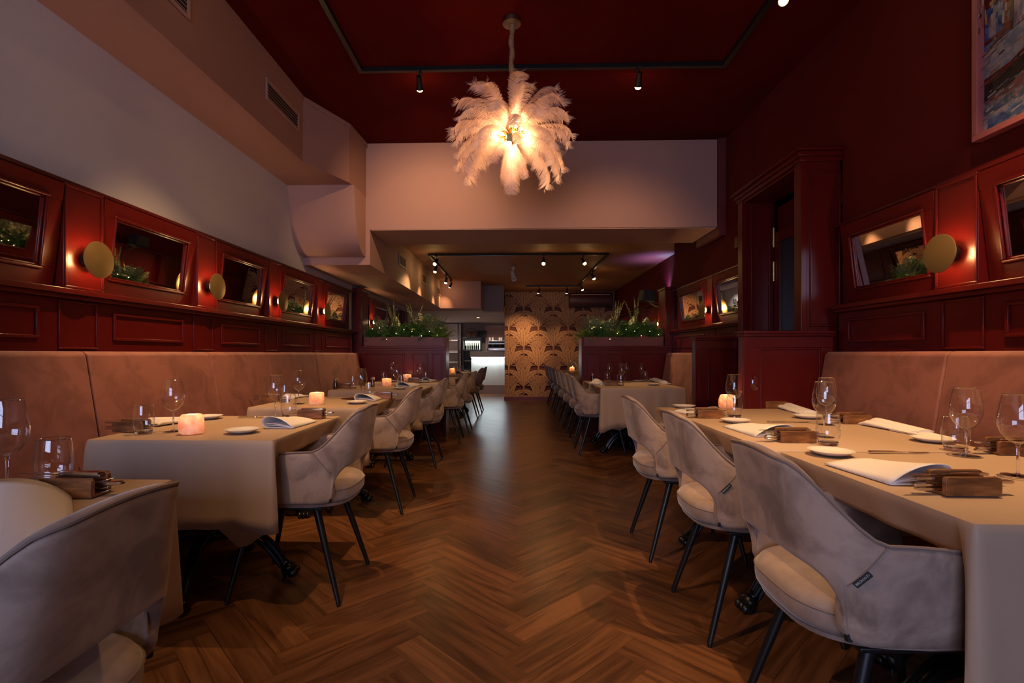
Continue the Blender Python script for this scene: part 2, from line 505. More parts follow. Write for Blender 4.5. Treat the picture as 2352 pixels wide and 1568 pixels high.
# ceiling beam closing the high front room, with the lower piece over the left benches
bm_ = MB().prism([(XL, ZC), (XL, 2.05), (-1.52, 2.05), (-1.52, 2.42), (2.075, 2.425), (2.075, ZC)], 'y', YB, YB + .7)
struct(bm_.build('ceiling_beam', 'mauve', smooth=False))
sbox('ceiling_beam_underside', 'soffit', -1.515, YB + .004, 2.412, 2.07, YB + .7, 2.4195)
sbox('trim_1', 'planter_red', 2.078, YB - .04, 2.33, XR, YB + .6, ZC)
# left soffit of the back room
sbox('ceiling_soffit', 'soffit', XL, YB + .7, 2.05, -1.52, 10.3, ZB)
# duct boxing along the left side
dz = 2.76
du = MB().prism([(XL, YF), (-1.815, YF), (-1.815, 4.27), (-1.59, 4.80), (-1.56, YB), (XL, YB)], 'z', dz, ZC)
struct(du.build('ceiling_duct', 'duct', smooth=False))
dc = MB().prism([(-1.84, YF), (-1.803, YF), (-1.803, 4.272), (-1.575, 4.795), (-1.545, YB), (-1.6, YB), (-1.62, 4.80), (-1.84, 4.3)], 'z', ZC - .045, ZC - .001)
struct(dc.build('trim_2', 'duct', smooth=False))
cv = [(4.86, dz), (4.90, 2.62), (4.915, 2.5), (4.935, 2.40), (4.965, 2.32), (5.01, 2.24), (5.07, 2.18), (5.15, 2.145), (YB, 2.13), (YB, dz)]
cb = MB().prism(cv, 'x', XL, -1.565)
struct(cb.build('ceiling_cove', 'mauve', smooth=True, angle=30))
# bulkheads at the far left of the back room and the low ceiling over the bar
sbox('ceiling_bulkhead', 'mauve', XL, 10.3, 2.05, -.70, 11.0, ZB)
sbox('ceiling_bulkhead_small', 'bar_wall', -.70, 10.96, 2.05, -.25, 11.4, ZB)
sbox('ceiling_bar', 'bar_white', XL, 11.0, 2.06, -.25, YBAR, 2.2)
sbox('wall_bar', 'bar_wall', XL, YBAR, 0, XR2, YBAR + .1, ZB)
sbox('wall_bar_side', 'planter_red', -.25, YW + .02, 0, -.15, YBAR, ZB)

# wallpapered wall: banana leaves
def wallpaper():
    mb = MB()
    x0, x1, z0, z1 = -.25, XR2, .0, ZB
    mb.cur = 0
    mb.box(x0, YW, z0, x1, YW + .12, z1)
    lay = [YW - .0006]
    mb2 = MB()
    def strip(pts, wid, mi):
        """ribbon along pts (x,z) with half widths, clipped to the wall"""
        y = lay[0]
        for i in range(len(pts) - 1):
            (ax, az), (bx, bz) = pts[i], pts[i + 1]
            dx, dz = bx - ax, bz - az
            l = math.hypot(dx, dz) or 1
            def nrm(k):
                a = pts[max(k - 1, 0)]; b = pts[min(k + 1, len(pts) - 1)]
                l = math.hypot(b[0] - a[0], b[1] - a[1]) or 1
                return -(b[1] - a[1]) / l, (b[0] - a[0]) / l
            n0, n1 = nrm(i), nrm(i + 1)
            q = [(ax + n0[0] * wid[i], az + n0[1] * wid[i]), (bx + n1[0] * wid[i + 1], bz + n1[1] * wid[i + 1]),
                 (bx - n1[0] * wid[i + 1], bz - n1[1] * wid[i + 1]), (ax - n0[0] * wid[i], az - n0[1] * wid[i])]
            q = clip_poly(q, x0, x1, .09, z1 - .001)
            if len(q) >= 3:
                b = len(mb2.v)
                mb2.v += [(p[0], y, p[1]) for p in q]
                mb2.f.append(list(range(b, b + len(q)))); mb2.mi.append(mi)
    def leaf(x, z, ang, ln, w, bend, veins=True, n=12):
        pts = []; a = ang
        px, pz = x, z
        for i in range(n + 1):
            pts.append((px, pz))
            a2 = ang + bend * (i / n) ** 1.5
            px += math.sin(a2) * ln / n; pz += math.cos(a2) * ln / n
        def prof(t): return w * (max(math.sin(pi * min(1, t * .92 + .06)), 0) ** .65) * (1 if t < .97 else .3)
        wd = [prof(i / n) for i in range(n + 1)]
        wd[-1] = .002
        strip(pts, [q + .006 for q in wd], 1); lay[0] -= .000015
        strip(pts, wd, 2); lay[0] -= .000015
        strip(pts, [.004] * (n + 1), 3)
        if veins:
            for i in range(2, n - 1, 2):
                for sg in (-1, 1):
                    ax, az = pts[i]; bx, bz = pts[i + 1]
                    dx, dz = (bx - ax), (bz - az); l = math.hypot(dx, dz); dx /= l; dz /= l
                    ex = ax + dx * wd[i] * .9 - dz * wd[i] * sg * .97; ez = az + dz * wd[i] * .9 + dx * wd[i] * sg * .97
                    strip([(ax, az), ((ax + ex) / 2 + dx * .01, (az + ez) / 2 + dz * .01), (ex, ez)], [.0022, .0022, .001], 3)
        lay[0] -= .000015
    ux, uz = .355, .94
    plants = []
    for row in range(-2, 5):
        for k in range(-1, 9):
            plants.append((row * uz + (k % 2) * uz / 2 - .08, x0 + .10 + k * ux))
    zl = sorted(set(round(p[0], 4) for p in plants), reverse=True)
    ST = .000015
    def setlay(bz, bx, extra):
        lay[0] = YW - .0008 - zl.index(round(bz, 4)) * .0026 - extra - .0006 * (round((bx - x0 - .10) / ux) % 4 // 2)
    plants.sort(key=lambda p: -p[0])
    for bz, bx in plants:
        setlay(bz, bx, 0)
        # narrow palm under the arches of the big leaves
        for a in (82, -84, 66, -68, 50, -52, 34, -36, 18, -18, 0):
            leaf(bx + .0, bz + .36, math.radians(a * .62), .36 - abs(a) * .0006, .020, math.radians(a * .80), False, 9)
        setlay(bz, bx, .0012)
        strip([(bx, bz - .42), (bx, bz), (bx, bz + .10)], [.026, .022, .012], 1); lay[0] -= ST
        strip([(bx, bz - .42), (bx, bz), (bx, bz + .10)], [.020, .016, .008], 2); lay[0] -= ST
        strip([(bx, bz - .42), (bx, bz), (bx, bz + .10)], [.003, .003, .002], 3); lay[0] -= ST
        for a, ln, w, be in ((-60, .50, .058, 100), (56, .52, .060, 104), (-36, .60, .062, 86), (33, .58, .062, 90), (-15, .56, .055, 36), (14, .60, .055, 32), (-1, .50, .056, 8)):
            leaf(bx, bz - .04, math.radians(a * .55), ln, w, math.radians(be if a > 0 else -be))
    mb.v, b = mb.v + mb2.v, len(mb.v)
    for f, mi in zip(mb2.f, mb2.mi):
        mb.f.append([b + i for i in f]); mb.mi.append(mi)
    mats = [P('wallpaper_burgundy', (.075, .012, .010), .7), P('wallpaper_leaf_edge', (.10, .022, .012), .7),
            P('wallpaper_leaf', (.40, .205, .10), .6, var=(.35, .175, .088), scale=6), P('wallpaper_vein', (.15, .05, .025), .7)]
    o = mb.build('wall_back', mats, smooth=False, fix=False)
    struct(o)
wallpaper()
sbox('baseboard_back', 'planter_red', -.262, YW - .035, 0, XR2, YW - .018, .09)

# ---------------- panelling
def wains(name, sgn, base, face, ys, yend0, yend1, pil, zt=1.935, z0=.0):
    """wall panelling: base plane, pilasters at ys (centre, width pil), ledge and mouldings. sgn=+1 faces +x"""
    mb = MB()
    d = face - base
    mb.box(base - sgn * .01, yend0, z0, base + sgn * .012, yend1, zt)
    mb.box(base, yend0, zt, base + sgn * .075, yend1, zt + .02)
    mb.box(base, yend0, 1.405, base + sgn * .10, yend1, 1.432)
    mb.box(base, yend0, 1.385, base + sgn * .085, yend1, 1.405)
    mb.box(base, yend0, z0, base + sgn * .05, yend1, 1.385)
    for y in ys:
        mb.box(base, y - pil / 2, 1.432, face, y + pil / 2, zt)
        mb.frame('x', face, y - pil / 2, y + pil / 2, 1.434, zt, .013, sgn * .008)
        mb.frame('x', base + sgn * .05, y - pil / 2, y + pil / 2, 1.14, 1.38, .012, sgn * .008)
    eds = [yend0] + [v for y in ys for v in (y - pil / 2, y + pil / 2)] + [yend1]
    for a, b in zip(eds[0::2], eds[1::2]):
        if b - a > .3:
            mb.frame('x', base + sgn * .05, a + .1, b - .1, 1.19, 1.34, .016, sgn * .012)
    return struct(mb.build(name, 'wood_red', smooth=True, bevel=.003, seg=2))

PL_Y = [1.40, 2.45, 3.45, 4.44, 5.51]
wains('trim_3', 1, XL, -2.14, PL_Y, YF + .02, YP - .16, .225)
wains('trim_4', 1, XL, -2.14, [7.45, 8.65, 9.85], YP + .2, 10.25, .225)
PR_Y = [.85, 1.35, 2.43]
wains('trim_5', -1, XR, 2.07, [1.36, 2.43], YF + .02, 3.34, .225)
wains('trim_6', -1, XR, 2.07, [5.45], 4.46, YP - .02, .2)
wains('trim_7', -1, XR2, 2.28, [8.0, 9.2], YP + .25, YW - .1, .22)

def mirror(x, sgn, y0, y1, label, zt=1.925, zb=1.436):
    """wall mirror hung tilted: the top leans into the room. local +x points into the room"""
    w = y1 - y0 - .012; h = math.hypot(zt - zb, .055)
    t = thing('tilted_wall_mirror', label, 'mirror', (x + sgn * .014, (y0 + y1) / 2, zb + .004), 0 if sgn > 0 else pi, 'tilted mirrors in the red panelling')
    an = math.asin(.055 / h)
    T = Matrix.Rotation(an, 4, 'Y')
    b = .085
    f = MB(); f.T = T
    f.frame('x', 0, -w / 2, w / 2, 0, h, b, .022)
    f.box(0, -w / 2 + b, b, .004, w / 2 - b, h - b)
    f.build('mirror_frame', 'frame_red', t, bevel=.003)
    f = MB(); f.T = T
    f.frame('x', .008, -w / 2 + b - .014, w / 2 - b + .014, b - .014, h - b + .014, .014, .022)
    f.frame('x', .008, -w / 2 + b, w / 2 - b, b, h - b, .010, .012)
    f.build('moulding', 'wood_red', t, bevel=.004)
    f = MB(); f.T = T
    f.add([(.010, -w / 2 + b, b), (.010, w / 2 - b, b), (.010, w / 2 - b, h - b), (.010, -w / 2 + b, h - b)], [(0, 1, 2, 3)])
    g = f.build('mirror_glass', 'mirror', t, smooth=False, fix=False)
    return t

hp = .1125
side = 'on the left wall'
Lm = [(1.40, 2.45, 'tilted red-framed mirror at the far left edge of the photo, nearest on the left wall'),
      (2.45, 3.45, 'tilted red-framed mirror between the two nearest brass sconces on the left wall'),
      (3.45, 4.44, 'tilted red-framed mirror just right of the second brass sconce on the left wall'),
      (4.44, 5.51, 'tilted red-framed mirror between the third and fourth sconces of the left wall')]
for a, b, l in Lm: mirror(XL, 1, a + hp, b - hp, l)
mirror(XL, 1, 5.51 + hp, 6.45, 'narrow tilted mirror beside the left planter post, last on the front left wall')
mirror(XL, 1, 7.03, 7.45 - hp, 'tilted mirror half hidden behind the left end of the left ferns')
mirror(XL, 1, 7.45 + hp, 8.65 - hp, 'tilted mirror behind the middle of the left ferns')
mirror(XR, -1, 1.36 + hp, 2.43 - hp, 'tilted red-framed mirror at the right edge of the photo')
mirror(XR, -1, 2.43 + hp, 3.27, 'tilted red-framed mirror between the door surround and the big right-hand sconce')
mirror(XR, -1, 4.50, 5.45 - .1, 'tilted mirror cut off by the left edge of the door surround')
mirror(XR, -1, 5.45 + .1, 6.5, 'narrow tilted mirror beside the right planter post')
mirror(XR2, -1, 7.10, 8.0 - .11, 'tilted mirror showing above the right end of the right ferns')

def sconce_proto():
    t = thing('wall_sconce', 'brass disc wall sconce', 'wall lamp')
    def rx(prof, n=28):
        m = MB(); m.T = Matrix.Rotation(pi / 2, 4, 'Y'); m.lathe(prof, n); return m
    rx([(.034, 0), (.036, .004), (.036, .030), (.030, .034)]).build('wall_mount', 'black_metal', t)
    rx([(.022, .034), (.024, .036), (.024, .056), (.022, .058)]).build('glass_ring', 'bulb_soft', t)
    rx([(.012, .056), (.012, .068)], 14).build('stem', 'black_metal', t)
    rx([(.088, .066), (.0905, .067), (.0905, .071), (.088, .072)], 48).build('brass_disc', 'brass_matt', t)
    return Proto(t)
SP = sconce_proto()
for (x, y, z, l) in ((-2.132, 2.45, 1.585, 'big brass disc sconce with its face to the room, nearest on the left wall'),
                 (-2.132, 3.45, 1.585, 'smaller looking brass disc sconce, second along the left wall'),
                 (-2.132, 4.44, 1.585, 'glowing wall sconce, third along the left wall between two mirrors'),
                 (-2.132, 5.51, 1.585, 'glowing wall sconce, fourth along the left wall beside the narrow mirror')):
    SP.put((x, y, z), 0, l, 'brass wall sconces')
SP.put((-2.132, 7.45, 1.585), 0, 'wall sconce glowing behind the left end of the left ferns', 'brass wall sconces')
SP.put((-2.132, 1.40, 1.585), 0, 'brass wall sconce behind the left edge of the photo', 'brass wall sconces')
for (x, y, z, l) in ((2.062, 2.43, 1.59, 'big round brass disc sconce on the right wall left of the edge mirror'),
                 (2.062, 5.45, 1.585, 'small glowing sconce left of the red door surround on the right wall'),
                 (2.062, 1.36, 1.585, 'brass wall sconce beyond the right edge of the photo'),
                 (2.272, 8.0, 1.585, 'wall sconce glowing behind the right end of the right ferns')):
    SP.put((x, y, z), pi, l, 'brass wall sconces')

# ---------------- room dividers with planters
def divider(sgn, xw, xe, label):
    """sgn -1 left. xw wall side, xe aisle end"""
    t = thing('room_divider', label, 'partition', (0, YP, 0))
    lo, hi = min(xw, xe), max(xw, xe)
    b = MB()
    b.box(lo, 0, 0, hi, .30, 1.20)
    b.box(lo, -.02, 1.195, hi, .31, 1.225)
    b.box(lo, -.012, 1.165, hi, 0, 1.195)
    xs = [(-2.05, -1.50), (-1.40, -1.19), (-1.13, -.985)] if sgn < 0 else [(.95, 1.16), (1.24, 1.45), (1.53, 2.0)]
    for a, c in xs:
        b.frame('y', 0, a, c, .12, 1.13, .02, -.012)
        b.box(a + .02, -.003, .14, c - .02, .002, 1.11)
    b.box(lo, -.015, 0, hi, 0, .10)
    b.build('panel', 'wood_red', t, bevel=.003)
    p = MB()
    pl0, pl1 = (lo + .14, hi - .02) if sgn < 0 else (lo + .02, hi - .14)
    p.box(pl0, .02, 1.225, pl1, .045, 1.345).box(pl0, .255, 1.225, pl1, .28, 1.345)
    p.box(pl0, .045, 1.225, pl0 + .02, .255, 1.345).box(pl1 - .02, .045, 1.225, pl1, .255, 1.345)
    p.build('planter_box', 'planter_red', t, bevel=.002)
    MB().box(pl0 + .02, .045, 1.226, pl1 - .02, .255, 1.325).build('soil', 'soil', t, smooth=False)
    e = MB()
    ex0, ex1 = (hi - .02, hi + .012) if sgn < 0 else (lo - .012, lo + .02)
    e.box(ex0, -.01, 0, ex1, .31, 1.345)
    e.build('end_post', 'wood_red', t, bevel=.003)
    q = MB()
    qa, qb = (lo, lo + .125) if sgn < 0 else (hi - .125, hi)
    q.box(qa, -.02, 1.225, qb, .30, 2.0)
    q.box(qa, -.03, 1.985, qb + (.015 if sgn < 0 else 0), .31, 2.01) if sgn < 0 else q.box(qa - .015, -.03, 1.985, qb, .31, 2.01)
    q.frame('y', -.02, qa + .01, qb - .01, 1.27, 1.95, .016, -.01)
    e1 = qb if sgn < 0 else qa
    q.box(e1 - .012, -.032, 1.225, e1 + .012, -.02, 1.985)
    q.build('wall_post', 'wood_red', t, bevel=.003)
    return t
divider(-1, -2.208, -.945, 'panelled oxblood room divider with planter on the left, beside the bar passage')
divider(1, 2.135, .905, 'panelled oxblood room divider with planter on the right, in front of the wallpapered wall')

# ---------------- ferns
def frond(mb, base, az, ln, rise, droop, pairs, ll, lw, droopl=.3):
    pts = []
    for i in range(pairs + 1):
        t = i / pairs
        r = ln * t * math.cos(rise) * (1 - .15 * t)
        z = ln * (t * math.sin(rise) - droop * t * t)
        pts.append(Vector((base[0] + r * math.cos(az), base[1] + r * math.sin(az), base[2] + z)))
    mb.tube(pts[::max(1, pairs // 6)], .0016, 3, False)
    for i in range(2, pairs):
        t = i / pairs
        f = (pts[i + 1] - pts[i - 1]).normalized()
        sd = f.cross(Vector((0, 0, 1))).normalized()
        L = ll * (math.sin(pi * min(1, .12 + t * .88)) ** .7)
        for s in (-1, 1):
            d = (sd * s + f * .45 + Vector((0, 0, -droopl * R.random()))).normalized()
            p = pts[i]; q = p + d * L * .5; e = p + d * L
            mb.add([p, q + f * lw, e, q - f * lw], [(0, 1, 2, 3)])

def plant_bushy():
    mb = MB()
    for k in range(34):
        frond(mb, (R.uniform(-.04, .04), R.uniform(-.02, .02), 0), R.uniform(0, 2 * pi), R.uniform(.12, .24), R.uniform(.3, 1.4), R.uniform(.1, .6), 16, .035, .0035, .6)
    return mb
def plant_boston(n=20, a=.22, b=.40):
    mb = MB()
    for k in range(n):
        frond(mb, (0, 0, .02), R.uniform(0, 2 * pi), R.uniform(a, b), R.uniform(.75, 1.45), R.uniform(.15, .6), 20, .055, .006, .5)
    return mb
def plant_plume():
    mb = MB()
    for k in range(5):
        az = R.uniform(0, 2 * pi); h = R.uniform(.24, .40); le = R.uniform(.02, .14)
        pts = [Vector((le * (i / 10) ** 1.5 * math.cos(az), le * (i / 10) ** 1.5 * math.sin(az), h * i / 10)) for i in range(11)]
        mb.cur = 0
        mb.tube(pts, .002, 3, False)
        for j in range(150):
            t = .35 + .65 * j / 150
            i = min(int(t * 10), 9); p = pts[i].lerp(pts[i + 1], t * 10 - i)
            w = .026 * (1 - ((t - .35) / .65) ** 1.6) + .004
            a = R.uniform(0, 2 * pi)
            e = p + Vector((math.cos(a) * w, math.sin(a) * w, w * .9))
            s = Vector((-math.sin(a), math.cos(a), 0)) * .0025
            mb.add([p - s, p + s, e], [(0, 1, 2)])
    return mb
# ---------------- ferns placed in the planters
pb = [plant_bushy().build('bushy_fern', 'fern_dark', smooth=False, fix=False), plant_bushy().build('bushy_fern', 'fern_light', smooth=False, fix=False)]
pf = [plant_boston().build('broad_fern', 'fern_grey', smooth=False, fix=False), plant_boston(16, .2, .36).build('broad_fern', 'fern_dark', smooth=False, fix=False)]
pp = [plant_plume().build('foxtail_fern', 'plume', smooth=False, fix=False)]
for o in pb + pf + pp: o['category'] = 'plant'
PB, PF, PP = [Proto(o) for o in pb], [Proto(o) for o in pf], [Proto(o) for o in pp]
zs = 1.325
FS = 1.42
def ferns(spots, side):
    for (pr, x, dy, sc, lab) in spots:
        pr.put((x, YP + dy, zs), R.uniform(0, 6.28), lab, 'ferns in the %s planter' % side, sc * FS)
ferns([
 (PB[0], -1.98, .13, .9, 'bushy dark green fern at the wall end of the left planter'),
 (PF[0], -1.86, .19, .85, 'tall grey-green fern near the wall end of the left planter'),
 (PB[0], -1.74, .12, .9, 'low bushy fern, second from the wall in the left planter'),
 (PF[1], -1.62, .20, .95, 'dark broad fern left of the middle of the left planter'),
 (PP[0], -1.66, .17, .95, 'dry plumed fern sticking up left of the middle of the left planter'),
 (PB[0], -1.52, .12, 1.0, 'low bushy fern at the middle of the left planter'),
 (PP[0], -1.40, .18, .9, 'dry plumed fern right of the middle of the left planter'),
 (PF[1], -1.36, .14, .9, 'dark broad fern right of the middle of the left planter'),
 (PF[0], -1.22, .19, 1.0, 'biggest grey-green fern, near the aisle end of the left planter'),
 (PB[0], -1.22, .11, .95, 'low bushy fern below the biggest fern of the left planter'),
 (PF[0], -1.08, .17, .85, 'grey-green fern last but one at the aisle end of the left planter'),
 (PB[1], -1.03, .12, 1.0, 'bright yellow-green fern hanging over the aisle end of the left planter')], 'left')
ferns([
 (PB[1], .98, .12, 1.0, 'bright yellow-green fern hanging over the aisle end of the right planter'),
 (PF[0], 1.10, .18, .9, 'curled grey-green fern near the aisle end of the right planter'),
 (PB[0], 1.20, .11, .95, 'low bushy fern below the curled fern of the right planter'),
 (PF[0], 1.30, .20, .85, 'grey-green fern left of the middle of the right planter'),
 (PP[0], 1.36, .16, .95, 'plumed fern with upright tips left of the middle of the right planter'),
 (PB[1], 1.40, .12, .8, 'low bright fern left of the middle of the right planter'),
 (PF[1], 1.50, .19, .9, 'dark broad fern at the middle of the right planter'),
 (PB[0], 1.58, .12, .95, 'low bushy fern at the middle of the right planter'),
 (PP[0], 1.66, .17, 1.0, 'plumed fern with upright tips right of the middle of the right planter'),
 (PF[1], 1.72, .13, .85, 'dark broad fern right of the middle of the right planter'),
 (PF[0], 1.86, .19, .75, 'grey-green fern near the wall end of the right planter'),
 (PB[0], 1.90, .12, .85, 'low bushy fern at the wall end of the right planter')], 'right')

def fairy(x0, x1, label):
    t = thing('fairy_light_string', label, 'fairy lights', ((x0 + x1) / 2, YP, zs))
    n = 9; pts = []
    for i in range(n * 4 + 1):
        u = i / (n * 4)
        pts.append((x0 + (x1 - x0) * u - (x0 + x1) / 2, .05 + .05 * math.sin(i * 1.7), .05 + .05 * math.sin(i * 1.1) + .045 * math.sin(i * .37)))
    MB().tube(pts, .0015, 4).build('wire', 'black', t)
    b = MB().ball((0, 0, 0), .0042, 8, 6).build('fairy_bulb', 'fairy', t)
    for k in range(n):
        o = b if k == 0 else b.copy()
        if k: COL.objects.link(o); o.parent = t
        p = pts[k * 4 + 2]
        o.location = (p[0], p[1] - .02 - .035 * (k % 3), p[2] + .012 + .03 * (k % 2))
fairy(-2.0, -1.0, 'string of warm fairy lights among the left ferns')
fairy(.98, 1.98, 'string of warm fairy lights among the right ferns')

# ---------------- low screens and the entrance
def screen(y, xl, xr, label):
    t = thing('low_screen', label, 'partition', (xl, y, 0))
    w = xr - xl
    b = MB()
    b.box(.03, 0, 0, w, .05, 1.235)
    b.frame('y', 0, .03, w, .0, 1.235, .075, -.014)
    b.frame('y', 0, .105, w - .075, .075, 1.16, .014, -.009)
    b.build('panel', 'wood_red', t, bevel=.003)
    MB().box(-.008, -.018, 0, .032, .062, 1.235).build('end_post', 'wood_red', t, bevel=.003)
    c = MB()
    c.box(-.012, -.03, 1.235, w, .075, 1.252).box(-.018, -.045, 1.252, w, .09, 1.268)
    c.build('cap_rail', 'wood_red', t, bevel=.003)
screen(3.36, 1.50, 2.07, 'low oxblood panelled screen between the right bench and the door surround')
screen(4.36, 1.54, 2.07, 'low oxblood panelled screen behind the first one, beside the far right bench')

def door():
    t = thing('door_1', None, None, (0, 0, 0)); struct(t)
    x0, ya, yb, zt = 1.90, 3.40, 4.33, 2.40
    f = MB()
    f.box(x0, ya, 0, XR + .0, ya + .07, zt)
    f.frame('y', ya, x0 + .05, XR - .0, 1.30, zt - .07, .014, -.010)
    f.box(x0, yb - .07, 0, XR, yb, zt)
    f.frame('y', yb - .07, x0 + .06, XR - .03, 1.30, zt - .05, .014, -.010)
    f.box(x0, ya + .07, zt - .03, XR, yb - .07, zt)
    f.build('side_panel', 'wood_red', t, bevel=.003)
    e = MB()
    e.box(x0 - .012, ya - .008, 0, x0 + .03, ya + .075, zt).box(x0 - .012, yb - .075, 0, x0 + .03, yb + .008, zt)
    e.build('jamb', 'wood_red', t, bevel=.004)
    c = MB()
    for (o, z0, z1) in ((.02, zt - .01, zt + .02), (.035, zt + .02, zt + .05), (.06, zt + .05, zt + .065), (.045, zt + .065, zt + .08)):
        c.box(x0 - o, ya - o, z0, XR, yb + o, z1)
    c.build('cornice', 'wood_red', t, bevel=.004)
    d = MB()
    d.frame('x', XR + .03, ya - .02, yb - .01, 0, zt, .07, .04)
    d.box(XR + .03, ya + .05, 2.10, XR + .07, yb - .05, zt)
    d.box(XR, yb - .012, 0, XR + .34, yb - .0, zt)
    d.box(XR, ya - .03, 0, XR + .34, ya - .02, zt)
    d.box(XR, ya - .03, zt, XR + .34, yb, zt + .02)
    d.build('door_frame', 'wood_red', t, bevel=.003)
    g = MB()
    g.frame('x', XR + .03, ya + .02, yb - .07, .02, 2.12, .085, -.03)
    g.build('door_leaf', 'wood_red', t, bevel=.004)
    MB().box(XR + .012, ya + .10, .10, XR + .018, yb - .15, 2.04).build('door_glass', 'door_glass', t, smooth=False)
    for z in (2.0, 1.72):
        h = MB(); h.lathe([(.010, 0), (.010, .16)], 10, (XR - .008, yb - .085, z)).build('hinge', 'brass', t)
door()

# ---------------- chair
def sm(a, b, x):
    t = max(0, min(1, (x - a) / (b - a))); return t * t * (3 - 2 * t)

def chair_shell():
    hw, rc, yb, yf = .262, .14, -.265, .25
    flat = hw - rc; arc = pi / 2 * rc; strt = yf - (yb + rc)
    tot = flat + arc + strt
    def plan(s):
        if s < flat: return s, yb, 0.0, -1.0
        if s < flat + arc:
            a = (s - flat) / rc
            return flat + rc * math.sin(a), yb + rc - rc * math.cos(a), math.sin(a), -math.cos(a)
        return hw, yb + rc + (s - flat - arc), 1.0, 0.0
    S0 = .248
    def zt(s):
        base = .870 - .012 * (min(s, .16) / .16) ** 2
        arm = .688 - .022 * sm(.36, .66, s)
        v = base + (arm - base) * sm(.160, .338, s)
        if s > tot - .06: v -= .10 * ((s - (tot - .06)) / .06) ** 2
        return v
    def zb(s):
        lo = .452 + .012 * sm(.5, tot, s)
        if s >= S0: return lo
        return lo + .162 * (1 - (s / S0) ** 7) ** .5
    ss = [0, .04, .08, .11, .14, .16, .18, .20, .215, .229, .239, .2455, .2495, .258, .27, .285, .31, .335, .36, .385, .41, .45, .50, .55, .60, tot - .06, tot - .03, tot - .008, tot]
    ss = sorted(set(x for x in ss if x <= tot))
    def pt(s, z, off=0.0, side=1):
        x, y, nx, ny = plan(s)
        lean = sm(.46, .40, 0)
        k = max(0, (z - .44) / .44)
        wb = 1 - sm(.10, .42, s)
        x -= x * .13 * sm(.60, .90, z) * (1 - sm(.30, .45, s)) * .9
        y -= .075 * k ** 1.3 * wb - .0
        x -= .012 * (1 - min(1, (z - .44) / .2)) if s > S0 else 0
        return (side * (x + nx * off), y + ny * off, z)
    return ss, plan, zt, zb, pt, tot, S0

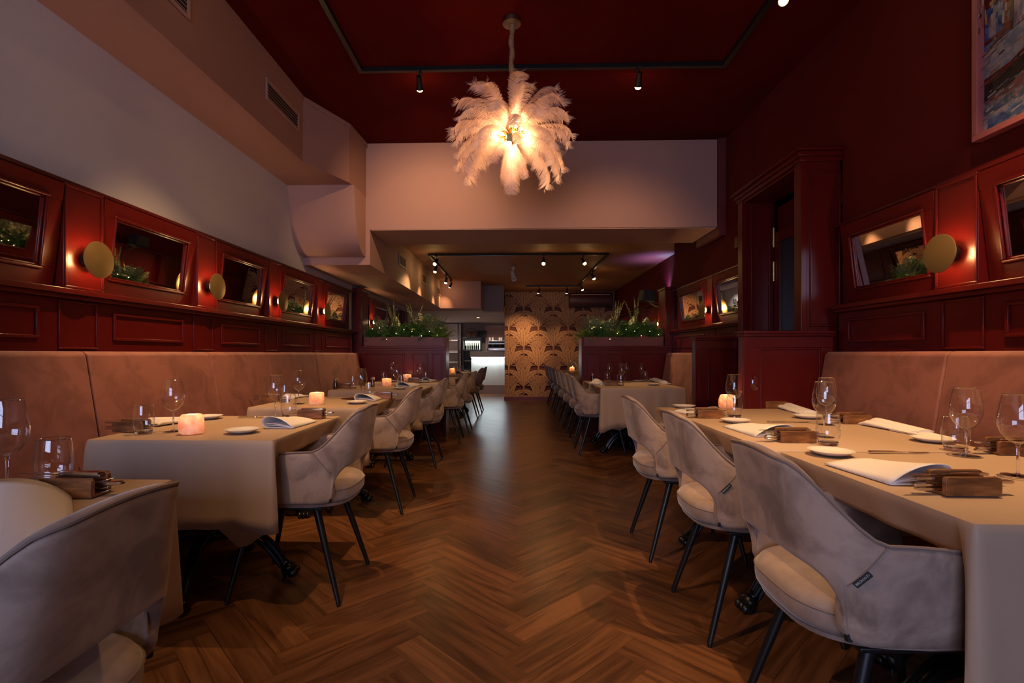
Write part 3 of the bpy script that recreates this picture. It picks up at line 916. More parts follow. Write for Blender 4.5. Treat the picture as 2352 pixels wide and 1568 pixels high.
def make_chair(tagged):
    t = thing('dining_chair', 'chair', 'chair')
    ss, plan, zt, zb, pt, tot, S0 = chair_shell()
    full = [(s, -1) for s in reversed(ss[1:])] + [(s, 1) for s in ss]
    NV = 12
    vs, fs = [], []
    for s, sd in full:
        a, b = zb(s), zt(s)
        for j in range(NV + 1):
            vs.append(pt(s, a + (b - a) * j / NV, 0, sd))
    n = len(full)
    for i in range(n - 1):
        for j in range(NV):
            fs.append((i * (NV + 1) + j, (i + 1) * (NV + 1) + j, (i + 1) * (NV + 1) + j + 1, i * (NV + 1) + j + 1))
    m = MB(); m.add(vs, fs)
    m.build('shell', 'velvet', t, solid=.036, sub=1, fix=False, off=-1)
    # welt along the top edge and the seams
    w = MB()
    w.tube([pt(s, zt(s) + .0005, -.004, sd) for s, sd in full if s < tot - .03], .0042, 6)
    w.build('piping', 'piping', t)
    for sd in (-1, 1):
        pts = []
        for k in range(11):
            q = k / 10
            s = S0 + .004 + (.325 - S0) * q
            z = .590 + (zt(.33) - .590) * q ** 1.1
            pts.append(pt(s, min(z, zt(s) - .002), .0012, sd))
        MB().tube(pts, .0016, 5).build('seam', 'piping', t)
    for sd in (-1, 1):
        MB().tube([pt(S0 - .003, z, -.017, sd) for z in (.458, .49, .53, .565)], [.009, .011, .010, .005], 8).build('zip_edge', 'black', t)
    # seat
    def ring(z, k, dx=0):
        out = []
        N = 40
        for j in range(N):
            a = 2 * pi * j / N
            cx, cy = math.cos(a), math.sin(a)
            x = .218 * (abs(cx) ** .55) * (1 if cx >= 0 else -1)
            y = .262 * (abs(cy) ** .55) * (1 if cy >= 0 else -1) + .0
            if cy < 0: x *= 1 - .10 * abs(cy)
            out.append((x * k, y * k - .011, z))
        return out
    c = MB()
    c.loft([ring(.440, .90), ring(.446, .985), ring(.47, 1.01), ring(.497, 1.005), ring(.500, .997), ring(.503, .998), ring(.520, .965), ring(.532, .90), ring(.539, .74), ring(.541, .45), ring(.542, .1)])
    c.build('seat_cushion', 'velvet_seat', t, sub=1)
    p = MB(); rr = ring(.500, 1.004); p.tube(rr + rr[:1], .003, 5); p.build('seat_piping', 'piping', t)
    u = MB(); u.loft([ring(.424, .86), ring(.428, .93), ring(.442, .955), ring(.444, .9)]); u.build('seat_base', 'velvet', t)
    fr = MB(); fr.box(-.19, -.16, .412, .19, .20, .4255); fr.build('under_frame', 'black_metal', t, bevel=.004)
    for (a, b, c2, d) in ((.165, -.125, .222, -.248), (-.165, -.125, -.222, -.248), (.165, .165, .222, .255), (-.165, .165, -.222, .255)):
        l = MB()
        l.tube([(a, b, .425), (a * .97 + c2 * .03, b * .97 + d * .03, .41), (c2, d, .012)], [.0175, .017, .0105], 14)
        l.tube([(c2, d, .012), (c2, d, .0)], [.0085, .0085], 12)
        l.build('leg', 'black_metal', t)
    if tagged:
        q = MB()
        sd = tagged
        s0, s1 = .262, .289
        zz = lambda s: .590 + (zt(.33) - .590) * ((s - S0 - .004) / (.325 - S0)) ** 1.1
        A, B = Vector(pt(s0, zz(s0), .004, sd)), Vector(pt(s1, zz(s1), .004, sd))
        x = (B - A).normalized() * sd
        _, _, nx, ny = plan((s0 + s1) / 2)
        nrm = Vector((nx * sd, ny, -.05)).normalized()
        up = nrm.cross(x).normalized(); nrm = x.cross(up).normalized()
        dn = -up * .0135
        A2, B2 = (A, B) if sd > 0 else (B, A)
        # small label plate with a little thickness
        P0 = [A2, B2, B2 + dn, A2 + dn]
        q.add([p + nrm * .0015 for p in P0] + [p - nrm * .0015 for p in P0], [(0, 3, 2, 1), (4, 5, 6, 7), (0, 1, 5, 4), (1, 2, 6, 5), (2, 3, 7, 6), (3, 0, 4, 7)])
        lb = q.build('fabric_tag', 'lbl', t, smooth=False)
        lb['label'] = 'small black fabric tag with grey lettering'
        cu = bpy.data.curves.new('lettering', 'FONT'); cu.body = 'BRONX\u2022 71'.replace(' ', ''); cu.size = .0080; cu.align_x = 'CENTER'; cu.align_y = 'CENTER'; cu.extrude = .0002
        tmp = bpy.data.objects.new('lettering_tmp', cu); COL.objects.link(tmp)
        dg = bpy.context.evaluated_depsgraph_get()
        me = bpy.data.meshes.new_from_object(tmp.evaluated_get(dg))
        bpy.data.objects.remove(tmp)
        me.materials.clear(); me.materials.append(M['lettering'])
        lt = bpy.data.objects.new('tag_lettering', me); COL.objects.link(lt)
        cen = (A2 + B2) / 2 + dn / 2 + nrm * .0019
        xx = (B2 - A2).normalized()
        mt = Matrix((xx, up, nrm)).transposed().to_4x4(); mt.translation = cen
        lt.parent = lb
        lt.matrix_local = mt
    return t

CH = Proto(make_chair(0))
CT = Proto(make_chair(1))
gl, gr = 'velvet chairs along the left aisle', 'velvet chairs along the right aisle'
HP = pi / 2
for (pr, x, y, a, l) in (
    (CH, -1.005, .865, HP, 'dark looking taupe velvet chair cut off at the lower left corner of the photo'),
    (CH, -1.03, 2.44, HP, 'taupe velvet armchair at the nearest fully visible table on the left'),
    (CH, -1.035, 3.715, HP, 'taupe velvet chair at the second fully visible table on the left'),
    (CH, -1.025, 5.155, HP, 'taupe velvet chair at the third table on the left'),
    (CH, -.935, 6.50, HP, 'taupe velvet chair in front of the left room divider end'),
    (CH, -.885, 7.22, HP, 'taupe velvet chair just past the left room divider'),
    (CH, -.90, 8.95, HP, 'grey looking velvet chair, last but one before the bar'),
    (CH, -.875, 9.75, HP, 'grey looking velvet chair standing nearest the white bar front')):
    pr.put((x, y, 0), a, l, gl)
for (pr, x, y, a, l) in (
    (CT, .975, 1.405, -HP, 'nearest taupe velvet chair on the right, with a black tag on its side'),
    (CT, .992, 2.175, -HP, 'middle taupe velvet chair at the long right table, with a black tag'),
    (CH, .975, 2.955, -HP, 'farthest of the three taupe velvet chairs at the long right table'),
    (CH, .955, 5.77, -HP, 'taupe velvet chair at the table in front of the right room divider'),
    (CH, .975, 6.53, -HP, 'second taupe velvet chair of the far right row, beside the divider end'),
    (CH, .975, 7.36, -HP, 'third taupe velvet chair of the far right row, just past the divider end'),
    (CH, .975, 8.15, -HP, 'fourth taupe velvet chair of the far right row'),
    (CH, .985, 9.22, -HP, 'fifth chair of the far right row, in shade before the wallpaper'),
    (CH, .985, 10.0, -HP, 'sixth chair of the far right row, in shade before the wallpaper'),
    (CH, .98, 11.2, -HP, 'last chair of the far right row, darkest, against the wallpaper')):
    pr.put((x, y, 0), a, l, gr)

# ---------------- tables
def make_table(w, d, ox=0.0, an=.12):
    t = thing('bistro_table', 'table', 'table')
    MB().box(-w / 2, -d / 2, .725, w / 2, d / 2, .755).build('tabletop', 'stone_base', t, bevel=.004)
    p = MB(); p.T = Matrix.Translation((ox, 0, 0))
    p.lathe([(.045, .20), (.06, .22), (.06, .235), (.035, .26), (.045, .30), (.030, .34), (.028, .62), (.045, .66), (.055, .70), (.05, .71)], 20)
    p.box(-.22, -.025, .705, .22, .025, .725).box(-.025, -.22, .705, .025, .22, .725)
    p.build('pedestal', 'cast_iron', t)
    for k in range(4):
        a = pi / 2 * k + an
        m = MB(); m.T = Matrix.Translation((ox, 0, 0)) @ Matrix.Rotation(a, 4, 'Z')
        up = [(.03 + .30 * u, 0, .25 + .03 * math.sin(pi * u * .5) - .21 * u ** 2.4) for u in [i / 9 for i in range(10)]]
        lo = [(.03 + .28 * u, 0, .20 + .02 * math.sin(pi * u) - .155 * u ** 2.6) for u in [i / 9 for i in range(10)]]
        for off in (-.014, .014):
            m.tube([(x, off, z) for x, y, z in up], [.014 - .003 * i / 9 for i in range(10)], 8)
        m.tube(lo, [.012] * 10, 8)
        l = m.build('leg', 'cast_iron', t)
        c = MB(); c.T = Matrix.Translation((ox, 0, 0)) @ Matrix.Rotation(a, 4, 'Z')
        c.ball((.345, 0, .040), .036, 12, 8, (1, 1, 1.05))
        for dy in (-.026, 0, .026):
            c.ball((.372, dy, .022), .021, 10, 6, (1.25, .8, 1))
            c.ball((.352, dy * 1.1, .048), .016, 10, 6, (1.3, .8, .9))
        c.ball((.33, 0, .062), .026, 10, 6)
        c.lathe([(.026, .0), (.026, .012)], 12, (.345, 0, 0))
        c.build('claw_foot', 'cast_iron', l)
    return t

def cloth(name, x0, x1, y0, y1, drops, z=.758, cdrop=(.38, .38, .28, .28), wall=-1, flap=None, rip=.0035, fq=23):
    """drops: front(-y), right(+x), rear(+y), left(-x). cdrop: drop at corners FR, RR, RL, FL. wall: side (+1/-1) of the bench"""
    per = []
    rc = .007
    cor = [(x1 - rc, y0 + rc, -pi / 2), (x1 - rc, y1 - rc, 0), (x0 + rc, y1 - rc, pi / 2), (x0 + rc, y0 + rc, pi)]
    st = [(x0 + rc, y0), (x1, y0 + rc), (x1 - rc, y1), (x0, y1 - rc)]
    nn = [(0, -1), (1, 0), (0, 1), (-1, 0)]
    for k in range(4):
        L = (x1 - x0 if k % 2 == 0 else y1 - y0) - 2 * rc
        tx, ty = [(1, 0), (0, 1), (-1, 0), (0, -1)][k]
        N = max(16, int(L / .022))
        for i in range(N):
            a = L * (i + .5) / N
            per.append((st[k][0] + tx * a, st[k][1] + ty * a, nn[k], k, a, L - a))
        cx, cy, a0 = cor[k]
        for i in range(1, 6):
            an = a0 + pi / 2 * i / 6
            per.append((cx + rc * math.cos(an), cy + rc * math.sin(an), (math.cos(an), math.sin(an)), -1 - k, 0, 0))
    prev_k = {0: 3, 1: 0, 2: 1, 3: 2}
    def corner_drop(k):   # corner after side k: front/aisle corners hang full, bench side corners lie on the seat
        return cdrop[k]
    vs_rows = [5e-9]
    V = [0, .015, .04, .08, .15, .25, .4, .55, .7, .85, 1.0]
    rings = []
    ph = R.uniform(0, 6)
    for vi, v in enumerate(V):
        ring = []
        for idx, (x, y, n, k, a, b) in enumerate(per):
            if k < 0:
                kk = -1 - k
                D = corner_drop(kk); g = 1; fold = 0; kd = .3
            else:
                c0 = corner_drop(prev_k[k]); c1 = corner_drop(k)
                wd = .013 if drops[k] < .2 else .085
                g0, g1 = math.exp(-(a / wd) ** 2), math.exp(-(b / wd) ** 2)
                dk = drops[k]
                if k in (0, 2) and dk > .28:          # shorter where the cloth meets the bench seat
                    xe = (x - x0) if wall < 0 else (x1 - x)
                    dk = .28 + (dk - .28) * sm(.17, .22, xe)
                D = dk + (c0 - dk) * g0 + (c1 - dk) * g1
                g = max(g0, g1)
                fold = math.exp(-((a - .17) / .05) ** 2) + math.exp(-((b - .17) / .05) ** 2)
                kd = drops[k]
            dn = v * D
            e = .008 * (1 - math.exp(-dn / .006))
            short = kd < .2
            out = e + g * .022 * v - (0 if short else .022 * fold * v) + (0 if k < 0 else (rip if k == 0 else .0035) * (math.sin(a * (fq if k == 0 else 23) + ph) + .6 * math.sin(a * 41 + 2 * ph)) * v ** .7 + .004 * v)
            if short and k >= 0: out -= .05 * v * (1 - g)
            zz = z - dn + .006 * math.exp(-dn / .004) - .006
            ring.append((x + n[0] * out, y + n[1] * out, zz))
        rings.append(ring)
    m = MB()
    m.loft(rings, True, False)
    n = len(per)
    m.f.append(list(range(n))); m.mi.append(0)
    if flap:
        sx = 1 if flap[0] > 0 else -1          # cloth corner hanging behind the front fall
        xa = x1 if sx > 0 else x0
        zb_ = z - drops[0]
        top = [(xa - sx * (.005 + .29 * i / 8), y0 + .012 + .10 * math.sin(pi * i / 8) + .05 * i / 8, zb_ + .09 + .02 * i / 8) for i in range(9)]
        tipx = xa - sx * .215
        bot = []
        for i in range(9):
            u = i / 8
            if u < .72: q = u / .72; bx = xa - sx * .002 + (tipx - xa) * q; bz = zb_ - .008 - flap[1] * q
            else: q = (u - .72) / .28; bx = tipx - sx * .075 * q; bz = zb_ - .008 - flap[1] * (1 - q)
            bot.append((bx, y0 + .012 + .13 * math.sin(pi * u) + .05 * u, bz))
        m.loft([top, [tuple((a + b) / 2 + (.012 if k == 1 else 0) for k, (a, b) in enumerate(zip(p, q))) for p, q in zip(top, bot)], bot], False, False)
    o = m.build(name, 'cloth', None, solid=.0022, off=-1, angle=60)
    return o

TABS = [  # x0 x1 y0 y1 drops(front,right,rear,left)
 ('L0', -1.80, -.985, .62, 1.425, (.36, .36, .36, .3), 'beige tablecloth on the table cut off at the lower left corner'),
 ('L1', -1.80, -1.010, 2.075, 2.89, (.365, .095, .36, .25), 'beige tablecloth on the nearest fully visible left table, hanging in a corner fold'),
 ('L2', -1.80, -1.000, 3.355, 4.20, (.365, .095, .36, .25), 'beige tablecloth on the second fully visible left table'),
 ('L3', -1.84, -.93, 4.93, 5.65, (.365, .095, .36, .25), 'beige tablecloth on the third left table'),
 ('L4', -1.82, -.885, 6.10, 6.76, (.365, .095, .2, .25), 'beige tablecloth on the table against the left room divider'),
 ('L5', -1.75, -.86, 7.18, 7.72, (.3, .095, .36, .25), 'beige tablecloth on the table just past the left room divider'),
 ('L6', -1.75, -.84, 8.62, 10.15, (.365, .095, .36, .25), 'beige tablecloth on the far left table before the bar'),
 ('R1', .976, 1.78, 1.10, 1.885, (.45, .095, .30, .25), 'beige tablecloth on the near end of the long right table, falling in folds'),
 ('R1b', .952, 1.775, 1.89, 3.42, (.08, .095, .36, .25), 'beige tablecloth on the far part of the long right table'),
 ('R2', .915, 1.80, 5.40, 6.16, (.42, .25, .30, .095), 'beige tablecloth with a deep front fall before the right room divider'),
 ('R2b', .912, 1.79, 6.165, 6.78, (.08, .25, .2, .095), 'beige tablecloth on the table touching the right room divider'),
 ('R3', .92, 1.78, 7.2, 8.5, (.365, .25, .36, .095), 'beige tablecloth on the table just past the right room divider'),
 ('R4', .92, 1.78, 8.8, 11.2, (.365, .25, .36, .095), 'beige tablecloth on the far right table near the wallpaper')]
TP = {}
for (k, x0, x1, y0, y1, dr, lab) in TABS:
    right = k[0] == 'R'
    f, a_, r, w_ = dr
    if right:
        aisle, wall = (dr[3], dr[1]) if dr[3] == .095 else (dr[1], dr[3])
        dd = (dr[0], wall, dr[2], aisle)
    else:
        dd = (dr[0], dr[1], dr[2], dr[3])
    fa = dd[0] + .012; ra = dd[2] + .02
    if k in ('L4', 'R2b'): ra = .22
    if k in ('R1b', 'R2b'): fa = .085
    if k == 'R2': fa = dd[0] + .05
    cdr = (.27, .27, ra, fa) if right else (fa, ra, .27, .27)
    o = cloth('tablecloth', x0, x1, y0, y1, dd, .758 + (.0015 if k in ('R1b', 'R2b') else 0), cdr, 1 if right else -1,
              {'L1': (1, .145), 'L2': (1, .16), 'L3': (1, .12), 'R2': (-1, .05)}.get(k), {'R1': .013, 'R2': .008}.get(k, .0035), 46 if k == 'R1' else 23)
    tag(o, lab, 'tablecloth', 'beige tablecloths')
    lab2 = lab.replace('beige tablecloth on ', 'cast-iron pedestal table, ', 1) if lab.startswith('beige tablecloth on ') else 'cast-iron pedestal table under the cloth with a deep front fall, before the right room divider'
    lab2 = {'L0': 'cast-iron bistro table under the cloth at the lower left corner', 'L1': 'cast-iron bistro table whose black clawed legs show under the left cloth corner',
            'L2': 'cast-iron bistro table under the second fully visible left cloth', 'L3': 'cast-iron bistro table under the third left cloth',
            'L4': 'bistro table against the left room divider, under its cloth', 'L5': 'bistro table just past the left room divider, under its cloth',
            'L6': 'far left bistro table before the bar, under its cloth', 'R1': 'cast-iron bistro table at the near end of the long right row, under its cloth',
            'R1b': 'cast-iron bistro tables joined as the far part of the long right row', 'R2': 'cast-iron bistro table with curved black leg showing before the right divider',
            'R2b': 'bistro table touching the right room divider, under its cloth', 'R3': 'bistro table just past the right room divider, under its cloth',
            'R4': 'far right bistro table near the wallpaper, under its cloth'}[k]
    w, d = x1 - x0 - .012, y1 - y0 - .012
    key = (round(w, 1), round(d, 1))
    if d > 1.2:
        for q in (0, 1):
            tt = make_table(w, d / 2 - .004)
            tt.location = ((x0 + x1) / 2, y0 + (y1 - y0) * (.25 + .5 * q), 0)
            tag(tt, lab2.replace('tables joined as', 'table at the %s half of' % ('near' if q == 0 else 'far')) if k == 'R1b' else lab2 + (', its near half' if q == 0 else ', its far half'), 'table', 'bistro tables')
    else:
        tt = make_table(w, d, -.085 if not right else .0)
        tt.location = ((x0 + x1) / 2, (y0 + y1) / 2, 0)
        tag(tt, lab2, 'table', 'bistro tables')

# ---------------- benches
def bench(sgn, xw, y0, y1, seams, label):
    """sgn=+1: faces +x (left wall)"""
    t = thing('upholstered_bench', label, 'bench', (xw, y0, 0))
    L = y1 - y0
    MB().box(0, 0, 0, sgn * .28, L, .34).build('bench_plinth', 'stone_base', t, bevel=.004)
    es = [0] + [s - y0 for s in seams if y0 < s < y1] + [L]
    for a, b in zip(es[:-1], es[1:]):
        m = MB()
        xs = [(.02, .47), (.02, 1.118), (.035, 1.13), (.075, 1.132), (.095, 1.115), (.20, .47), (.2, .40), (.02, .40)]
        prof = [(sgn * x, z) for x, z in xs]
        m.loft([[(x, a + .004, z) for x, z in prof], [(x, b - .004, z) for x, z in prof]])
        m.build('back_cushion', 'salmon', t, bevel=.009, seg=3)
        m = MB(); m.box(sgn * .15, a + .003, .342, sgn * .56, b - .003, .462)
        m.build('seat_cushion', 'salmon', t, bevel=.025, seg=3)
    return t
def seamY(px, X):
    k = (px - CXP) / FPX
    d = X / (k * math.cos(YAW) - math.sin(YAW))
    return d * math.cos(YAW) + k * d * math.sin(YAW)
bench(1, -2.17, -.6, 6.62, [.9, seamY(193, -2.09), seamY(478, -2.09), seamY(612, -2.09), seamY(721, -2.09)], 'long salmon velvet bench with tall back along the left wall')
bench(-1, 2.10, -.3, 3.335, [1.5, seamY(2182, 2.02)], 'salmon velvet bench with tall back along the right wall, behind the long table')
bench(-1, 2.10, 4.46, 6.76, [5.6], 'salmon velvet bench whose end shows between the far right table and the screens')
# ---------------- tableware
ZT = .7605
def wine_proto():
    t = thing('wine_glass', 'wine glass', 'wine glass')
    m = MB(); m.lathe([(.004, .094), (.012, .097), (.025, .105), (.038, .122), (.0455, .145), (.0468, .160), (.045, .185), (.040, .212), (.0345, .238)], 36, cap=False)
    m.build('bowl', 'glass', t, fix=True, angle=80)
    m = MB(); m.lathe([(.0348, .2375), (.0353, .2385), (.0348, .2395), (.0343, .2385), (.0348, .2375)], 36, cap=False); m.build('rim', 'glass_edge', t)
    m = MB(); m.lathe([(.0045, .006), (.0034, .012), (.0031, .05), (.0036, .08), (.006, .092), (.0125, .0975)], 16); m.build('stem', 'glass_solid', t)
    m = MB(); m.lathe([(.038, .0), (.0385, .0012), (.030, .0025), (.012, .0045), (.0045, .007)], 36); m.build('foot', 'glass_solid', t)
    return Proto(t)
def tumbler_proto():
    t = thing('water_tumbler', 'tumbler', 'tumbler')
    m = MB(); m.lathe([(.030, .012), (.036, .018), (.041, .035), (.0425, .060), (.041, .095), (.0372, .126)], 36, cap=False); m.build('body', 'glass', t, angle=80)
    m = MB(); m.lathe([(.0372, .1255), (.0378, .1265), (.0372, .1275), (.0366, .1265), (.0372, .1255)], 36, cap=False); m.build('rim', 'glass_edge', t)
    m = MB(); m.lathe([(.029, 0), (.032, .001), (.0355, .012), (.034, .0145), (.020, .0105), (.004, .0095)], 32); m.build('glass_base', 'glass_solid', t)
    return Proto(t)
def salt_proto(sq):
    t = thing('salt_candle_holder', 'salt', 'candle holder')
    m = MB()
    rings = []
    N = 28
    prof = [(.050, 0), (.058, .006), (.061, .03), (.060, .055), (.054, .078), (.046, .086), (.024, .087), (.022, .080), (.021, .045), (.004, .044)]
    if sq: prof = [(.060, 0), (.063, .004), (.064, .04), (.063, .076), (.060, .083), (.05, .085), (.024, .085), (.022, .08), (.021, .045), (.004, .044)]
    for i, (r, z) in enumerate(prof):
        ring = []
        for j in range(N):
            a = 2 * pi * j / N
            e = .75 if sq else .95
            cx, sy = math.cos(a), math.sin(a)
            k = r * (1 if i > 5 else 1 + .045 * math.sin(3 * a + i * .6) + .03 * math.sin(7 * a + 1 + i))
            ring.append((k * abs(cx) ** e * (1 if cx > 0 else -1), k * abs(sy) ** e * (1 if sy > 0 else -1), z))
        rings.append(ring)
    kx = .74 if sq else .84
    rings = [[(x * kx, y * kx, z) for x, y, z in r] for r in rings]
    m.loft(rings); m.build('salt_block', 'salt', t, angle=75)
    m = MB(); m.lathe([(.0145, .045), (.0145, .058), (.002, .059)], 16); m.build('tea_light', 'wax', t)
    m = MB(); m.lathe([(.001, .060), (.0045, .066), (.004, .073), (.0005, .086)], 10); m.build('flame', 'flame', t)
    lamp('flame_light', 'POINT', (0, 0, .078), .36, (1, .64, .32), t, .012)
    return Proto(t)
WG, TB, SA, SQ = wine_proto(), tumbler_proto(), salt_proto(False), salt_proto(True)
m = MB(); m.lathe([(.032, 0), (.040, .001), (.064, .010), (.0735, .0165), (.0745, .0175), (.072, .0175), (.060, .011), (.038, .005), (.003, .0045)], 44)
pl = m.build('side_plate', 'porcelain', angle=50); pl['category'] = 'plate'
PLT = Proto(pl)

def nap_section(w, h, mir):
    pts = []
    for k in range(7): pts.append((w * k / 6 * .93, .0012))            # bottom layer
    for k in range(1, 9):
        a = -pi / 2 + pi * k / 8
        pts.append((w * .90 + h * .55 * math.cos(a) * .9, .0012 + h / 2 + h / 2 * math.sin(a)))
    for k in range(1, 9):
        u = k / 8
        pts.append((w * .90 * (1 - u), .0035 + (h - .0015) * (1 - u ** 2.2)))
    return [(y * mir, z) for y, z in pts]
def napA(closed, opened, label, mir=1, w=.115, hmax=.052, hmin=.012):
    c, o = Vector(onz(*closed, ZT)), Vector(onz(*opened, ZT))
    L = (o - c).length
    N = 12
    m = MB()
    rings = []
    for i in range(N + 1):
        t = i / N
        h = hmin + (hmax - hmin) * t ** 1.3
        rings.append([(L * t + .012 * (y * mir / w) * (1 if True else 0), y, z) for y, z in nap_section(w * (1 - .04 * t), h, mir)])
    m.loft(rings, False, False)
    for (zz, w1) in ((.36, .97), (.2, .93)):      # inner folded layers
        rr = []
        for i in range(N + 1):
            t = i / N; h = hmin + (hmax - hmin) * t ** 1.3
            rr.append([(L * t - .004, mir * w * .96 * (.02 + w1 * q / 8), .003 + (h - .006) * zz * math.sin(pi * .5 * q / 8) ** .8) for q in range(9)])
        m.loft(rr, False, False)
    if mir < 0: m.f = [f[::-1] for f in m.f]
    ob = m.build('folded_napkin', 'linen', solid=.0018, off=0, fix=False, angle=70)
    ob.location = (c.x, c.y, ZT + .0005); ob.rotation_euler = (0, 0, math.atan2(o.y - c.y, o.x - c.x))
    return tag(ob, label, 'napkin', 'folded white napkins')
def napB(p0, p1, label, mir=1):
    a, b = Vector(onz(*p0, ZT)), Vector(onz(*p1, ZT))
    L = (b - a).length
    m = MB()
    for (off, zb, ry, rz, x0, x1) in ((0, 0, .030, .0155, 0, .70 * L), (.042 * mir, .002, .034, .021, -.004, .72 * L)):
        rings = []
        for i in range(9):
            t = i / 8
            q = math.sin(min(1, t * 5 + .25) * pi / 2)
            h = rz * q * (1 - .55 * t); wy = ry * (.92 + .22 * t)
            rings.append([(x0 + (x1 - x0) * t, off + wy * math.cos(2 * pi * j / 18), zb + h + h * math.sin(2 * pi * j / 18)) for j in range(18)])
        m.loft(rings)
    m.loft([[(.45 * L, -.03, .001), (.45 * L, .03 + .042 * mir, .001), (.45 * L, .03 + .042 * mir, .012), (.45 * L, -.03, .010)],
            [(L, -.026, .0005), (L, .05 * mir + .01, .0005), (L, .05 * mir + .01, .004), (L, -.026, .004)]])
    ob = m.build('rolled_napkin', 'linen', angle=50)
    ob.location = (a.x, a.y, ZT); ob.rotation_euler = (0, 0, math.atan2(b.y - a.y, b.x - a.x))
    return tag(ob, label, 'napkin', 'rolled white napkins')

def box_proto():
    t = thing('cutlery_box', 'box', 'cutlery box')
    b = MB(); b.box(-.075, -.034, 0, .075, .034, .008); b.build('box_base', 'acacia', t, bevel=.0015)
    for (y0, y1, h, n) in ((-.034, -.020, .052, 'front_board'), (.020, .034, .060, 'rear_board')):
        m = MB()
        poly = [(-.075, .006), (.075, .006), (.075, h - .010), (.072, h - .004), (.066, h), (-.068, h), (-.073, h - .003), (-.075, h - .008)]
        m.prism(poly, 'y', y0, y1); m.build(n, 'acacia', t, bevel=.0012)
    return Proto(t)
def fork_mesh():
    m = MB()
    def bar(xs):
        m.loft([[(x, -w, z), (x, w, z), (x, w, z + h), (x, -w, z + h)] for x, w, z, h in xs])
    bar([(-.112, .006, 0, .0055), (-.105, .0095, -.001, .0075), (-.06, .0075, -.0005, .0065), (-.03, .0055, .0, .005), (.02, .0032, .001, .0035), (.040, .004, .003, .003), (.055, .011, .001, .002), (.066, .0115, 0, .002)])
    for k in range(4):
        y = -.0095 + .0063 * k
        m.loft([[(.064, y - .0017, 0), (.064, y + .0017, 0), (.064, y + .0017, .002), (.064, y - .0017, .002)], [(.09, y - .0016, -.001), (.09, y + .0016, -.001), (.09, y + .0016, .001), (.09, y - .0016, .001)],
                [(.106, y - .0006, .004), (.106, y + .0006, .004), (.106, y + .0006, .005), (.106, y - .0006, .005)]])
    return m
def knife_mesh():
    m = MB()
    m.loft([[(x, -w, z), (x, w, z), (x, w, z + h), (x, -w, z + h)] for x, w, z, h in ((-.11, .007, 0, .005), (-.105, .0085, -.0005, .0065), (-.02, .0065, 0, .006), (-.005, .005, .001, .004))])
    m.loft([[(-.006, -.006, .001), (-.006, .006, .001), (-.006, .006, .003), (-.006, -.006, .003)], [(.06, -.009, .001), (.06, .007, .001), (.06, .007, .0025), (.06, -.009, .002)],
            [(.095, -.006, .0012), (.095, .006, .0012), (.095, .006, .0024), (.095, -.006, .002)], [(.108, .003, .0014), (.108, .005, .0014), (.108, .005, .0022), (.108, .003, .0022)]])
    return m
BX = box_proto()
fk = fork_mesh().build('steel_fork', 'steel', bevel=.0006, seg=1); fk['category'] = 'fork'
kn = knife_mesh().build('steel_knife', 'steel', bevel=.0006, seg=1); kn['category'] = 'knife'
FK, KN = Proto(fk), Proto(kn)
def place(pr, px, py, label, group, rz=None):
    x, y = onz(px, py, ZT)
    return pr.put((x, y, ZT), R.uniform(0, 6.28) if rz is None else rz, label, group)
def box(px, py, where, rz=0.0, n=4, knives=1):
    x, y = onz(px, py, ZT)
    BX.put((x, y, ZT), rz, 'wooden cutlery box ' + where, 'wooden cutlery boxes', (.92, .95, .92))
    for k in range(n):
        a = rz + (pi if k == 2 else 0) + R.uniform(-.05, .05)
        dx = .012 if k == 2 else -.012
        FK.put((x + dx * math.cos(rz), y + dx * math.sin(rz), ZT + .0095 + .0092 * k), a, 'steel fork in the cutlery box ' + where, 'forks in the cutlery box ' + where)
    for k in range(knives):
        KN.put((x - .045 * math.cos(rz), y - .045 * math.sin(rz), ZT + .0095 + .0092 * n + .007 * k), rz + pi + .06 * (1 - k), 'steel knife in the cutlery box ' + where, 'knives in the cutlery box ' + where)
def wg(px, py, l): return place(WG, px, py, 'stemmed wine glass ' + l, 'wine glasses', 0)
def tb(px, py, l): return place(TB, px, py, 'clear water tumbler ' + l, 'water tumblers', 0)
def plate(px, py, l): return place(PLT, px, py, 'small round white plate ' + l, 'white side plates', 0)
def salt(px, py, l, sq=False): return place(SQ if sq else SA, px, py, l, 'glowing salt candle holders')
def knife(px, py, l, rz=0):
    x, y = onz(px, py, ZT)
    return KN.put((x, y, ZT + .001), rz, 'steel knife ' + l, None)

# table cut off at the lower left
wg(16, 1128, 'cut off by the left edge of the photo')
tb(124, 1113, 'at the lower left, beside the cut-off wine glass')
box(172, 1136, 'behind the lower left chair back', 0, 4, 2)
napA((178, 1330), (165, 1140), 'white folded napkin just above the lower left chair back', 1, .15, .060)
# first left table
box(303, 990, 'at the bench side of the round-candle left table', 0)
tb(330, 995, 'in front of the bench-side cutlery box on the round-candle left table')
wg(398, 990, 'left of the round salt candle on the round-candle left table')
salt(441, 995, 'round pinkish salt candle holder on the round-candle left table')
napB((352, 979), (468, 962), 'rolled white napkin behind the round salt candle', 1)
plate(478, 961, 'behind the round salt candle')
plate(557, 993, 'alone at the front edge of the round-candle left table')
napA((728, 968), (672, 984), 'white folded napkin at the aisle side of the round-candle left table', -1, .145, .056, .024)
box(716, 960, 'at the aisle end of the round-candle left table', 0)
wg(632, 958, 'at the far edge of the round-candle left table')
tb(663, 957, 'behind the aisle-side napkin of the round-candle left table')
knife(592, 959, 'lying at the far edge of the round-candle left table')
